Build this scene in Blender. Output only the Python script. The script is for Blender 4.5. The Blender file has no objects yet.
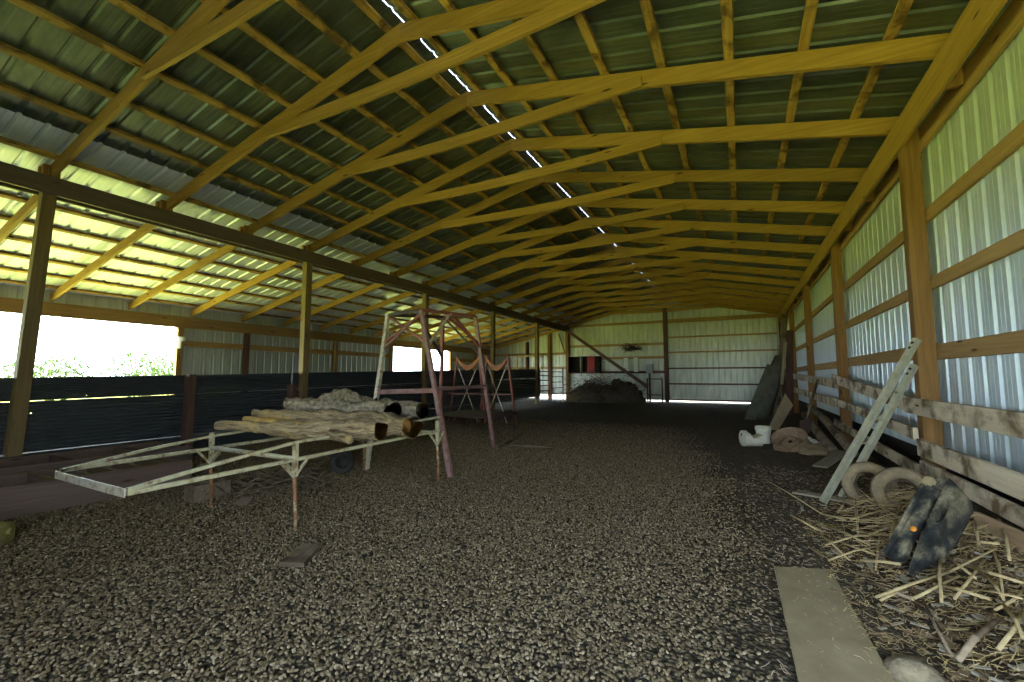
import bpy, bmesh, math, random
import numpy as np
from mathutils import Vector, Matrix, geometry, noise
random.seed(7)
C = bpy.context.scene.collection
sc = bpy.context.scene
PI = math.pi
ORD = ['first','second','third','fourth','fifth','sixth','seventh','eighth','ninth','tenth','eleventh','twelfth',
       'thirteenth','fourteenth','fifteenth','sixteenth','seventeenth','eighteenth','nineteenth','twentieth']

# ------------------------------------------------------------------ mesh helpers
class MB:
    def __init__(self): self.v=[]; self.f=[]; self.uv=[]; self.mi=[]
    def face(self, idx, uvs, mi=0): self.f.append(tuple(idx)); self.uv.append(uvs); self.mi.append(mi)
    def loft(self, rings, closed=True, caps=True, mi=0, u0=None):
        """rings: list of lists of points of equal count; uv u runs along the rings, v round them"""
        n=len(rings[0]); base=len(self.v); ou=random.uniform(0,50) if u0 is None else u0; ov=random.uniform(0,50)
        for r in rings: self.v += [tuple(p) for p in r]
        us=[0.0]
        for a,b in zip(rings,rings[1:]):
            us.append(us[-1]+(sum((Vector(p) for p in b),Vector())/n-sum((Vector(p) for p in a),Vector())/n).length)
        vs=[0.0]; r0=max(rings,key=lambda r:(Vector(r[0])-Vector(r[n//2])).length)
        for k in range(n): vs.append(vs[-1]+(Vector(r0[(k+1)%n])-Vector(r0[k])).length)
        m=n if closed else n-1
        for i in range(len(rings)-1):
            for k in range(m):
                a=base+i*n+k; b=base+i*n+(k+1)%n; c=b+n; d=a+n
                self.face((a,b,c,d),[(ou+us[i],ov+vs[k]),(ou+us[i],ov+vs[k+1]),(ou+us[i+1],ov+vs[k+1]),(ou+us[i+1],ov+vs[k])],mi)
        if caps and closed:
            for i,rev in ((0,True),(len(rings)-1,False)):
                idx=[base+i*n+k for k in range(n)]
                pts=[Vector(rings[i][k]) for k in range(n)]
                c=sum(pts,Vector())/n; ax=(pts[0]-c); ax=ax.normalized() if ax.length>1e-9 else Vector((1,0,0))
                nn=Vector()
                for k in range(n): nn+=(pts[k]-c).cross(pts[(k+1)%n]-c)
                nn=nn.normalized() if nn.length>1e-12 else Vector((0,0,1)); ay=nn.cross(ax)
                uvs=[(ou+.13*(p-c).dot(ax),ov+(p-c).dot(ay)) for p in pts]
                if rev: idx=idx[::-1]; uvs=uvs[::-1]
                self.face(idx,uvs,mi)
    def bar(self, p0, p1, w, h, up=(0,0,1), ch=.004, mi=0, bow=0.0, seg=1):
        """a squared timber or bar from p0 to p1, w across, h along up"""
        p0=Vector(p0); p1=Vector(p1); d=(p1-p0).normalized(); up=Vector(up)
        s=d.cross(up)
        if s.length<1e-4: s=d.cross(Vector((0,1,0)))
        s.normalize(); u=s.cross(d).normalized(); a=w/2; b=h/2; c=min(ch,a*.6,b*.6)
        prof=[(-a+c,-b),(a-c,-b),(a,-b+c),(a,b-c),(a-c,b),(-a+c,b),(-a,b-c),(-a,-b+c)] if c>0 else [(-a,-b),(a,-b),(a,b),(-a,b)]
        n=max(seg,1); rings=[]
        for i in range(n+1):
            t=i/n; o=p0.lerp(p1,t)+u*(bow*4*t*(1-t))
            rings.append([o+s*x+u*y for x,y in prof])
        self.loft(rings,mi=mi); return self
    def box(self, lo, hi, ch=.004, mi=0):
        lo=Vector(lo); hi=Vector(hi); d=hi-lo; c=(lo+hi)/2
        k=max(range(3),key=lambda i:d[i]); ax=Vector([1 if i==k else 0 for i in range(3)])
        if k==2: self.bar(c-ax*d[2]/2,c+ax*d[2]/2,d[0],d[1],(0,1,0),ch,mi)
        elif k==0: self.bar(c-ax*d[0]/2,c+ax*d[0]/2,d[1],d[2],(0,0,1),ch,mi)
        else: self.bar(c-ax*d[1]/2,c+ax*d[1]/2,d[0],d[2],(0,0,1),ch,mi)
        return self
    def tube(self, pts, r, n=8, mi=0, wob=0.0):
        pts=[Vector(p) for p in pts]; R=r if isinstance(r,(list,tuple)) else [r]*len(pts)
        t0=(pts[1]-pts[0]).normalized(); s=t0.cross(Vector((0,0,1)))
        if s.length<1e-3: s=t0.cross(Vector((1,0,0)))
        s.normalize(); rings=[]
        for i,p in enumerate(pts):
            t=(pts[min(i+1,len(pts)-1)]-pts[max(i-1,0)]).normalized()
            s=(s-t*s.dot(t)).normalized(); u=s.cross(t)
            ring=[]
            for k in range(n):
                a=2*PI*k/n; rr=R[i]
                if wob:
                    q=p+(s*math.cos(a)+u*math.sin(a))*rr
                    rr*=1+wob*noise.noise(q*14)+.6*wob*noise.noise(q*5)
                ring.append(p+(s*math.cos(a)+u*math.sin(a))*rr)
            rings.append(ring)
        self.loft(rings,mi=mi); return self
    def lathe(self, prof, o, ax, n=24, mi=0, closed=False, arc=None):
        """prof: (radius, height along ax) pairs"""
        o=Vector(o); ax=Vector(ax).normalized(); s=ax.cross(Vector((0,0,1)))
        if s.length<1e-3: s=Vector((1,0,0))
        s.normalize(); u=ax.cross(s)
        rings=[[o+ax*h+(s*math.cos(2*PI*k/n)+u*math.sin(2*PI*k/n))*max(r,1e-4) for k in range(n)] for r,h in prof]
        if closed: rings.append(rings[0])
        self.loft(rings,caps=not closed,mi=mi); return self
    def prism(self, outer, o, ax, ay, depth, holes=(), mi=0):
        """outline (2-D, with holes) in the frame o, ax, ay, pushed by depth along ax x ay"""
        o=Vector(o); ax=Vector(ax).normalized(); ay=Vector(ay); ay=(ay-ax*ay.dot(ax)).normalized(); az=ax.cross(ay)
        loops=[list(outer)]+[list(h) for h in holes]
        allp=[p for l in loops for p in l]
        tris=geometry.tessellate_polygon([[Vector((p[0],p[1],0)) for p in l] for l in loops])
        b0=len(self.v); N=len(allp); ou=random.uniform(0,50); ov=random.uniform(0,50)
        for dz in (0,depth): self.v += [tuple(o+ax*p[0]+ay*p[1]+az*dz) for p in allp]
        for t in tris:
            P=[Vector(allp[i]) for i in t]
            cr=(P[1]-P[0]).x*(P[2]-P[0]).y-(P[1]-P[0]).y*(P[2]-P[0]).x
            t=list(t) if cr>0 else list(t)[::-1]
            uv=[(ou+allp[i][0],ov+allp[i][1]) for i in t]
            self.face([b0+N+i for i in t],uv,mi); self.face([b0+i for i in t[::-1]],uv[::-1],mi)
        k=0
        for li,l in enumerate(loops):
            n=len(l); area=sum(l[i][0]*l[(i+1)%n][1]-l[(i+1)%n][0]*l[i][1] for i in range(n))
            flip=(area<0)!=(li>0)
            for i in range(n):
                a=b0+k+i; b=b0+k+(i+1)%n
                q=[a,b,b+N,a+N]; uv=[(ou+allp[k+i][0],ov),(ou+allp[k+(i+1)%n][0],ov),(ou+allp[k+(i+1)%n][0],ov+depth),(ou+allp[k+i][0],ov+depth)]
                if flip: q=q[::-1]; uv=uv[::-1]
                self.face(q,uv,mi)
            k+=n
        return self
    def build(self, name, mat, parent=None, smooth=False, sharp=None):
        vv=np.array(self.v,float)
        if parent is None: o=np.array([(vv[:,0].min()+vv[:,0].max())/2,(vv[:,1].min()+vv[:,1].max())/2,vv[:,2].min()])
        else: o=np.array(parent['_w'] if '_w' in parent else parent.location)
        me=bpy.data.meshes.new(name); me.from_pydata((vv-o).tolist(),[],self.f)
        uvl=me.uv_layers.new(name='UVMap')
        flat=[c for f in self.uv for p in f for c in p]
        uvl.data.foreach_set('uv',flat)
        for m in (mat if isinstance(mat,(list,tuple)) else [mat]): me.materials.append(m)
        me.polygons.foreach_set('material_index',self.mi)
        if smooth: me.polygons.foreach_set('use_smooth',[True]*len(self.f))
        me.update()
        if smooth and sharp:
            try: me.set_sharp_from_angle(angle=math.radians(sharp))
            except Exception: pass
        ob=bpy.data.objects.new(name,me); C.objects.link(ob)
        if parent is None: ob.location=o
        else: ob.parent=parent
        WORLD[ob.name]=o
        return ob
WORLD={}
def tag(o, label, cat, group=None, kind=None):
    o['label']=label; o['category']=cat
    if group: o['group']=group
    if kind: o['kind']=kind
    return o
class Thing:
    """an Empty at the base of a thing; part() hangs a part under it, or a sub-part under a part"""
    def __init__(s, name, label, cat, loc, group=None):
        s.o=bpy.data.objects.new(name,None); s.o.empty_display_size=.1; C.objects.link(s.o); s.o.location=loc
        s.loc=Vector(loc); tag(s.o,label,cat,group)
    def part(s, name, mb, mat, smooth=False, under=None, label=None, sharp=None):
        mb.v=[tuple(Vector(p)-s.loc) for p in mb.v]
        par=under or s.o
        o=np.zeros(3)
        me_ob=_raw(name,mb,mat,smooth,sharp); me_ob.parent=par
        if label: me_ob['label']=label
        return me_ob
def _raw(name,mb,mat,smooth,sharp):
    me=bpy.data.meshes.new(name); me.from_pydata([tuple(p) for p in mb.v],[],mb.f)
    uvl=me.uv_layers.new(name='UVMap'); uvl.data.foreach_set('uv',[c for f in mb.uv for p in f for c in p])
    for m in (mat if isinstance(mat,(list,tuple)) else [mat]): me.materials.append(m)
    me.polygons.foreach_set('material_index',mb.mi)
    if smooth: me.polygons.foreach_set('use_smooth',[True]*len(mb.f))
    me.update()
    if smooth and sharp:
        try: me.set_sharp_from_angle(angle=math.radians(sharp))
        except Exception: pass
    ob=bpy.data.objects.new(name,me); C.objects.link(ob); return ob
def struct(o): o['kind']='structure'; return o

# ------------------------------------------------------------------ materials
def newmat(name):
    m=bpy.data.materials.new(name); m.use_nodes=True; nt=m.node_tree
    return m,nt,nt.nodes['Principled BSDF']
def N(nt,t,**k):
    n=nt.nodes.new(t)
    for a,b in k.items():
        if a in n.inputs.keys() if isinstance(a,str) else False: n.inputs[a].default_value=b
        else: setattr(n,a,b)
    return n
def ramp(nt,fac,stops):
    r=nt.nodes.new('ShaderNodeValToRGB'); e=r.color_ramp.elements
    while len(e)<len(stops): e.new(.5)
    for el,(p,c) in zip(e,stops): el.position=p; el.color=(*c,1) if len(c)==3 else c
    nt.links.new(fac,r.inputs[0]); return r.outputs[0]
def mixc(nt,fac,a,b,mode='MIX'):
    m=nt.nodes.new('ShaderNodeMix'); m.data_type='RGBA'; m.blend_type=mode
    for s,x in ((m.inputs[0],fac),(m.inputs[6],a),(m.inputs[7],b)):
        if isinstance(x,(int,float)): s.default_value=x
        elif isinstance(x,tuple): s.default_value=(*x,1) if len(x)==3 else x
        else: nt.links.new(x,s)
    return m.outputs[2]
def noi(nt,vec,scale,detail=4,rough=.55,dist=0):
    n=nt.nodes.new('ShaderNodeTexNoise'); n.inputs['Scale'].default_value=scale; n.inputs['Detail'].default_value=detail
    n.inputs['Roughness'].default_value=rough; n.inputs['Distortion'].default_value=dist
    if vec: nt.links.new(vec,n.inputs['Vector'])
    return n.outputs['Fac']
def mapping(nt,vec,scale,loc=(0,0,0)):
    m=nt.nodes.new('ShaderNodeMapping'); m.inputs['Scale'].default_value=scale; m.inputs['Location'].default_value=loc
    nt.links.new(vec,m.inputs['Vector']); return m.outputs[0]
def math_(nt,op,a,b=0.0):
    m=nt.nodes.new('ShaderNodeMath'); m.operation=op
    for s,x in ((m.inputs[0],a),(m.inputs[1],b)):
        if isinstance(x,(int,float)): s.default_value=x
        else: nt.links.new(x,s)
    return m.outputs[0]
def bump(nt,b,h,strength=.3,dist=.01):
    n=nt.nodes.new('ShaderNodeBump'); n.inputs['Strength'].default_value=strength; n.inputs['Distance'].default_value=dist
    nt.links.new(h,n.inputs['Height']); nt.links.new(n.outputs[0],b.inputs['Normal']); return n
def wood(name,c1,c2,knot=(.06,.03,.01),rough=.75,stain=0.0,staincol=(.05,.03,.02),vary=.35):
    m,nt,b=newmat(name); tc=nt.nodes.new('ShaderNodeTexCoord'); uv=tc.outputs['UV']
    oi=nt.nodes.new('ShaderNodeObjectInfo')
    g=noi(nt,mapping(nt,uv,(1.3,34,1)),1.0,6,.65,.6)
    big=noi(nt,mapping(nt,uv,(.8,5,1)),1.0,3)
    col=ramp(nt,g,[(.3,c2),(.68,c1)])
    col=mixc(nt,ramp(nt,big,[(.35,(0,0,0)),(.75,(1,1,1))]),col,mixc(nt,.45,col,c2))
    vo=nt.nodes.new('ShaderNodeTexVoronoi'); vo.inputs['Scale'].default_value=1.0; nt.links.new(mapping(nt,uv,(1.7,7.5,1)),vo.inputs['Vector'])
    col=mixc(nt,ramp(nt,vo.outputs['Distance'],[(.05,(1,1,1)),(.13,(0,0,0))]),col,knot)
    v=math_(nt,'ADD',math_(nt,'MULTIPLY',oi.outputs['Random'],vary),1-vary*.5)
    cv=nt.nodes.new('ShaderNodeCombineColor')
    for i in range(3): nt.links.new(v,cv.inputs[i])
    col=mixc(nt,1.0,col,cv.outputs[0],'MULTIPLY')
    if stain:
        s=noi(nt,mapping(nt,uv,(3.2,3.5,1)),1.0,5,.6,.4)
        col=mixc(nt,ramp(nt,s,[(.5-stain*.12,(0,0,0)),(.62,(1,1,1))]),col,staincol)
    nt.links.new(col,b.inputs['Base Color']); b.inputs['Roughness'].default_value=rough
    b.inputs['Specular IOR Level'].default_value=.25
    bump(nt,b,g,.25,.004); return m
def metal(name,col,col2,metallic=.8,rough=.38,rust=0.0,rustcol=(.2,.09,.04),scale=9.0,streak=None,bmp=.05):
    m,nt,b=newmat(name); tc=nt.nodes.new('ShaderNodeTexCoord'); ob=tc.outputs['Object']
    g=noi(nt,mapping(nt,ob,streak or (1,1,1)),scale,5,.6)
    c=ramp(nt,g,[(.32,col2),(.66,col)])
    if rust:
        r=noi(nt,ob,scale*.9,6,.7); f=ramp(nt,r,[(.62-rust*.3,(0,0,0)),(.72-rust*.25,(1,1,1))])
        c=mixc(nt,f,c,rustcol); nt.links.new(math_(nt,'MULTIPLY',math_(nt,'SUBTRACT',1.0,f),metallic),b.inputs['Metallic'])
    else: b.inputs['Metallic'].default_value=metallic
    nt.links.new(c,b.inputs['Base Color'])
    nt.links.new(math_(nt,'ADD',math_(nt,'MULTIPLY',g,.25),rough-.1),b.inputs['Roughness'])
    bump(nt,b,g,bmp,.004); return m
def plain(name,col,col2,rough=.7,scale=8,metallic=0,bmp=.2,spec=.12):
    m,nt,b=newmat(name); tc=nt.nodes.new('ShaderNodeTexCoord')
    g=noi(nt,tc.outputs['Object'],scale,6,.62); nt.links.new(ramp(nt,g,[(.3,col2),(.7,col)]),b.inputs['Base Color'])
    b.inputs['Roughness'].default_value=rough; b.inputs['Metallic'].default_value=metallic; b.inputs['Specular IOR Level'].default_value=spec
    bump(nt,b,g,bmp,.01); return m
M={}
M['lumber']=wood('yellow lumber',(.45,.275,.07),(.28,.155,.036))
M['purlin']=wood('purlin lumber',(.58,.37,.11),(.33,.19,.05),stain=.15,staincol=(.14,.08,.03))
M['post']=wood('treated post',(.33,.175,.06),(.20,.10,.035))
M['shadepost']=wood('shade-toned post',(.27,.19,.085),(.17,.11,.05))  # left post wood darkened; shade of the nave side put into the colour
M['darkbeam']=wood('shade-toned beam',(.17,.125,.095),(.10,.07,.055))  # left beam wood darkened; its backlit shade is mixed into the brown
M['girt']=wood('girt lumber',(.46,.29,.12),(.30,.175,.065))
M['rail']=wood('old grey board',(.78,.65,.48),(.58,.46,.32),stain=.25,staincol=(.17,.11,.06))
M['barkpole']=wood('rough pole',(.26,.20,.13),(.14,.10,.06),stain=.4)
M['redpost']=wood('reddish post',(.17,.085,.06),(.09,.05,.04))
M['crate']=wood('dark planks',(.18,.12,.095),(.11,.072,.058))
M['scrap']=wood('scrap board',(.34,.29,.22),(.22,.18,.13))
M['tan']=wood('tan board',(.52,.36,.22),(.38,.25,.15))
M['pale']=wood('pale new lumber',(.75,.62,.30),(.6,.47,.2))
M['galv']=metal('galvanised sheet',(.68,.76,.82),(.54,.62,.68),.35,.36,scale=5,streak=(1,1,.25))
M['fargalv']=metal('far sheet with painted light',(.64,.65,.56),(.46,.47,.40),.35,.36,scale=5,streak=(1,1,.25))  # far copy of the sheet; dim yellow bounce light put in its colour
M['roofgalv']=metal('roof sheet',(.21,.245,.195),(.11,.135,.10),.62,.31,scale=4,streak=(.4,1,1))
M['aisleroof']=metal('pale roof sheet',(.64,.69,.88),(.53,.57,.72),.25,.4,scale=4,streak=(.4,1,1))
M['sidegalv']=metal('side sheet',(.55,.58,.57),(.40,.43,.43),.6,.4,scale=5,streak=(1,1,.25))
M['black']=plain('black partition sheet',(.055,.062,.068),(.035,.041,.046),.42,6,spec=.5)
M['cream']=metal('chipped cream paint',(.46,.41,.27),(.33,.285,.17),.0,.5,rust=.35,rustcol=(.17,.08,.035),scale=16)
M['rustleg']=metal('rusty steel leg',(.30,.13,.05),(.16,.07,.03),.0,.75,rust=.3,rustcol=(.45,.36,.22),scale=18)
M['pinksteel']=metal('faded red paint',(.32,.17,.165),(.20,.095,.085),.0,.5,rust=.4,rustcol=(.17,.09,.07),scale=14)
M['palesteel']=metal('pale worn steel',(.58,.52,.42),(.40,.33,.26),.2,.5,rust=.3,scale=14)
M['redsteel']=metal('red rusty steel',(.35,.10,.07),(.22,.07,.05),.0,.6,rust=.3,rustcol=(.14,.08,.06),scale=14)
M['orangesteel']=metal('orange rust',(.50,.20,.07),(.30,.11,.04),.0,.7,scale=12)
M['darksteel']=metal('dark rusty steel',(.09,.06,.05),(.05,.035,.03),.3,.6,scale=12)
M['alu']=metal('dusty aluminium',(.50,.475,.36),(.34,.32,.235),.35,.42,rust=.1,rustcol=(.25,.21,.15),scale=14)
M['rimrust']=metal('rusted rim',(.33,.215,.13),(.20,.125,.075),.1,.7,scale=16)
M['greymetal']=metal('grey enamel',(.36,.40,.43),(.28,.31,.33),.2,.5)
def barkmat():
    m,nt,b=newmat('log bark'); tc=nt.nodes.new('ShaderNodeTexCoord'); uv=tc.outputs['UV']
    g=noi(nt,mapping(nt,uv,(7,26,1)),1.0,7,.7,.8); col=ramp(nt,g,[(.36,(.075,.047,.026)),(.5,(.28,.195,.11)),(.66,(.50,.37,.22))])
    s=noi(nt,tc.outputs['Object'],3.2,4); col=mixc(nt,ramp(nt,s,[(.56,(0,0,0)),(.62,(1,1,1))]),col,(.46,.31,.13))
    nt.links.new(col,b.inputs['Base Color']); b.inputs['Roughness'].default_value=.9; bump(nt,b,g,.9,.02); return m
M['bark']=barkmat()
M['greybark']=plain('grey rough bark',(.48,.40,.29),(.085,.06,.038),.95,26,0,1.0)
M['endgrain']=plain('orange heartwood',(.42,.20,.05),(.16,.07,.025),.85,12,0,.6)
M['darkend']=plain('dark end grain',(.10,.065,.035),(.045,.03,.018),.9,14,0,.5)
M['yellowwood']=plain('stripped yellow wood',(.58,.38,.12),(.34,.20,.06),.75,10,0,.5)
M['block']=plain('cinder block',(.20,.145,.10),(.11,.08,.055),.95,30,0,.6)
M['concrete']=plain('concrete block',(.30,.25,.19),(.18,.145,.11),.95,30,0,.6)
M['stone']=plain('field stone',(.27,.215,.14),(.13,.10,.065),.95,22,0,1.0)
M['white']=plain('white plastic',(.76,.72,.60),(.55,.50,.39),.5,9,0,.05,.5)
M['whitepaint']=plain('white painted board',(.85,.85,.78),(.68,.68,.6),.6,14)
def papermat():
    m=bpy.data.materials.new('thin white paper'); m.use_nodes=True; nt=m.node_tree; b=nt.nodes['Principled BSDF']; b.inputs['Base Color'].default_value=(.88,.88,.86,1); b.inputs['Roughness'].default_value=.8
    t=nt.nodes.new('ShaderNodeBsdfTranslucent'); t.inputs[0].default_value=(.8,.8,.78,1); x=nt.nodes.new('ShaderNodeMixShader'); x.inputs[0].default_value=.5
    nt.links.new(b.outputs[0],x.inputs[1]); nt.links.new(t.outputs[0],x.inputs[2]); nt.links.new(x.outputs[0],nt.nodes['Material Output'].inputs[0]); return m
M['paper']=papermat()
M['redpaint']=plain('red painted door',(.42,.06,.06),(.32,.045,.045),.5,14)
M['darkbox']=plain('dark board',(.025,.022,.02),(.014,.012,.01),.8,14)
M['rubber']=plain('dusty tyre rubber',(.36,.275,.165),(.13,.10,.07),.9,7,0,.3)
M['blackrubber']=plain('dark tyre rubber',(.05,.045,.04),(.03,.028,.025),.85,9,0,.2)
def bumpermat():
    m,nt,b=newmat('muddy blue black plastic'); tc=nt.nodes.new('ShaderNodeTexCoord'); ge=nt.nodes.new('ShaderNodeNewGeometry')
    g=noi(nt,tc.outputs['Object'],6.5,7,.68); 
    col=ramp(nt,g,[(.38,(.013,.014,.016)),(.47,(.032,.032,.031)),(.54,(.11,.094,.064)),(.65,(.26,.215,.145))])
    nt.links.new(col,b.inputs['Base Color']); nt.links.new(ramp(nt,g,[(.45,(.35,.35,.35)),(.62,(.9,.9,.9))]),b.inputs['Roughness']); b.inputs['Specular IOR Level'].default_value=.2; bump(nt,b,g,.25,.006); return m
M['bumper']=bumpermat()
M['orange']=plain('orange reflector',(.80,.30,.03),(.6,.2,.02),.35,20,0,.1,.5)
M['mudboard']=plain('mud covered board',(.34,.265,.16),(.22,.165,.095),.95,5,0,.25)
M['straw']=plain('straw',(.42,.31,.14),(.20,.14,.06),.8,25,0,.2)
M['stalk']=plain('dry stalk',(.54,.41,.22),(.28,.20,.10),.75,22,0,.3)
M['darkstalk']=plain('brown stick',(.32,.24,.16),(.18,.13,.085),.85,22,0,.4)
M['barkchip']=plain('bark chips',(.20,.135,.075),(.08,.052,.03),.95,18,0,.4,.05)
M['tarp']=plain('dark tarp',(.15,.145,.105),(.08,.08,.06),.7,6,0,.3)
M['brush']=plain('dry brush',(.12,.095,.07),(.05,.04,.03),.9,12)
M['twig']=plain('dry twig',(.20,.155,.10),(.07,.05,.035),.9,12)
M['jug']=plain('yellow plastic jug',(.23,.20,.07),(.10,.09,.03),.5,9)
M['leaf']=plain('leaf',(.055,.085,.022),(.03,.05,.015),.7,5)
def floormat():
    m,nt,b=newmat('gravel and dirt ground'); ge=nt.nodes.new('ShaderNodeNewGeometry'); P=ge.outputs['Position']
    sx=nt.nodes.new('ShaderNodeSeparateXYZ'); nt.links.new(P,sx.inputs[0])
    vo=nt.nodes.new('ShaderNodeTexVoronoi'); vo.inputs['Scale'].default_value=42; nt.links.new(P,vo.inputs['Vector'])
    hs=nt.nodes.new('ShaderNodeSeparateColor'); nt.links.new(vo.outputs['Color'],hs.inputs[0])
    st=ramp(nt,hs.outputs[0],[(0,(.075,.053,.029)),(.5,(.135,.10,.058)),(.85,(.195,.155,.098)),(1,(.29,.24,.17))])
    st=mixc(nt,ramp(nt,vo.outputs['Distance'],[(.35,(0,0,0)),(.6,(1,1,1))]),st,(.035,.028,.02))  # dark cell rims: shade in the gaps between stones put into colour
    d=noi(nt,P,9,8,.7); d2=noi(nt,P,60,4,.7)
    dirt=ramp(nt,d,[(.3,(.045,.034,.024)),(.55,(.10,.077,.053)),(.75,(.19,.15,.10))])
    dirt=mixc(nt,ramp(nt,d2,[(.62,(0,0,0)),(.7,(1,1,1))]),dirt,(.30,.24,.16))
    ch=noi(nt,mapping(nt,P,(1,1,1)),38,6,.75,1.5); hp=math_(nt,'ADD',sx.outputs[0],math_(nt,'MULTIPLY',math_(nt,'SUBTRACT',noi(nt,P,2.5,4),.5),1.0))
    chc=ramp(nt,ch,[(.38,(.035,.023,.013)),(.5,(.09,.062,.033)),(.62,(.18,.13,.068)),(.78,(.34,.26,.14))])
    dirt=mixc(nt,math_(nt,'MULTIPLY',ramp(nt,hp,[(.45,(0,0,0)),(.8,(1,1,1))]),.75),dirt,chc)
    e=math_(nt,'ADD',sx.outputs[0],math_(nt,'MULTIPLY',math_(nt,'SUBTRACT',noi(nt,P,1.3,4),.5),1.1))
    e=math_(nt,'ADD',e,math_(nt,'MULTIPLY',math_(nt,'MAXIMUM',math_(nt,'SUBTRACT',sx.outputs[1],4.0),0.0),.16))
    f=ramp(nt,e,[(.0,(0,0,0)),(.3,(1,1,1))])
    nt.links.new(mixc(nt,f,st,dirt),b.inputs['Base Color']); b.inputs['Roughness'].default_value=.95; b.inputs['Specular IOR Level'].default_value=.15
    h=math_(nt,'ADD',math_(nt,'MULTIPLY',math_(nt,'SUBTRACT',1.0,vo.outputs['Distance']),.6),math_(nt,'MULTIPLY',d,.8))
    bump(nt,b,h,1.0,.03); return m
M['floor']=floormat()
def pebmat():
    m,nt,b=newmat('pebbles'); oi=nt.nodes.new('ShaderNodeObjectInfo')
    c=ramp(nt,oi.outputs['Random'],[(0,(.068,.045,.022)),(.5,(.138,.097,.052)),(.85,(.20,.147,.086)),(1,(.30,.235,.15))])
    nt.links.new(c,b.inputs['Base Color']); b.inputs['Roughness'].default_value=.85; b.inputs['Specular IOR Level'].default_value=.3; return m
M['peb']=pebmat()
def grassmat():
    m,nt,b=newmat('sunlit grass'); tc=nt.nodes.new('ShaderNodeTexCoord'); g=noi(nt,tc.outputs['Object'],1.2,8,.7)
    nt.links.new(ramp(nt,g,[(.3,(.40,.42,.055)),(.7,(.58,.59,.10))]),b.inputs['Base Color']); b.inputs['Roughness'].default_value=.9; return m
M['grass']=grassmat()

# ------------------------------------------------------------------ layout (metres; Y runs down the barn, X to the right)
S=1.258
def YT(i): return 2.0+S*(i-1)
Y0,YF=-1.1,20.97
XL,XR,XO,PX=-7.66,1.48,-12.15,-3.03
SL=.2155
def zr(x): return 4.70-SL*abs(x-PX)           # underside of the rafters
def gz(x,y):
    b=min(max((x-.55)/.95,0),1); b=b*b*(3-2*b); w=min(max((6.5-y)/1.5,0),1)
    return .20*b*w

# ground
def make_floor():
    xs=np.concatenate([np.arange(-12.3,-.6,.13),np.arange(-.6,1.86,.035)]); ys=np.concatenate([np.concatenate([np.arange(-2.1,-.6,.3),np.arange(-.6,7,.06)]),np.arange(7,22,.2)])
    X,Y=np.meshgrid(xs,ys); Z=np.zeros_like(X)
    for i in range(X.shape[0]):
        for j in range(X.shape[1]):
            x,y=X[i,j],Y[i,j]
            z=gz(x,y)-.010+.007*noise.noise(Vector((x*.9,y*.9,0)))
            if x>-.25 and y<9:
                k=min((x+.25)/.6,1); z+=k*(.022*noise.noise(Vector((x*5,y*5,3)))+.016*noise.noise(Vector((x*13,y*13,7))))
            Z[i,j]=z
    n,m=X.shape; v=np.stack([X,Y,Z],-1).reshape(-1,3)
    f=[(i*m+j,i*m+j+1,(i+1)*m+j+1,(i+1)*m+j) for i in range(n-1) for j in range(m-1)]
    me=bpy.data.meshes.new('floor'); me.from_pydata(v.tolist(),[],f); me.materials.append(M['floor'])
    me.polygons.foreach_set('use_smooth',[True]*len(f)); me.update()
    o=bpy.data.objects.new('floor',me); C.objects.link(o); return struct(o)
make_floor()

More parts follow.
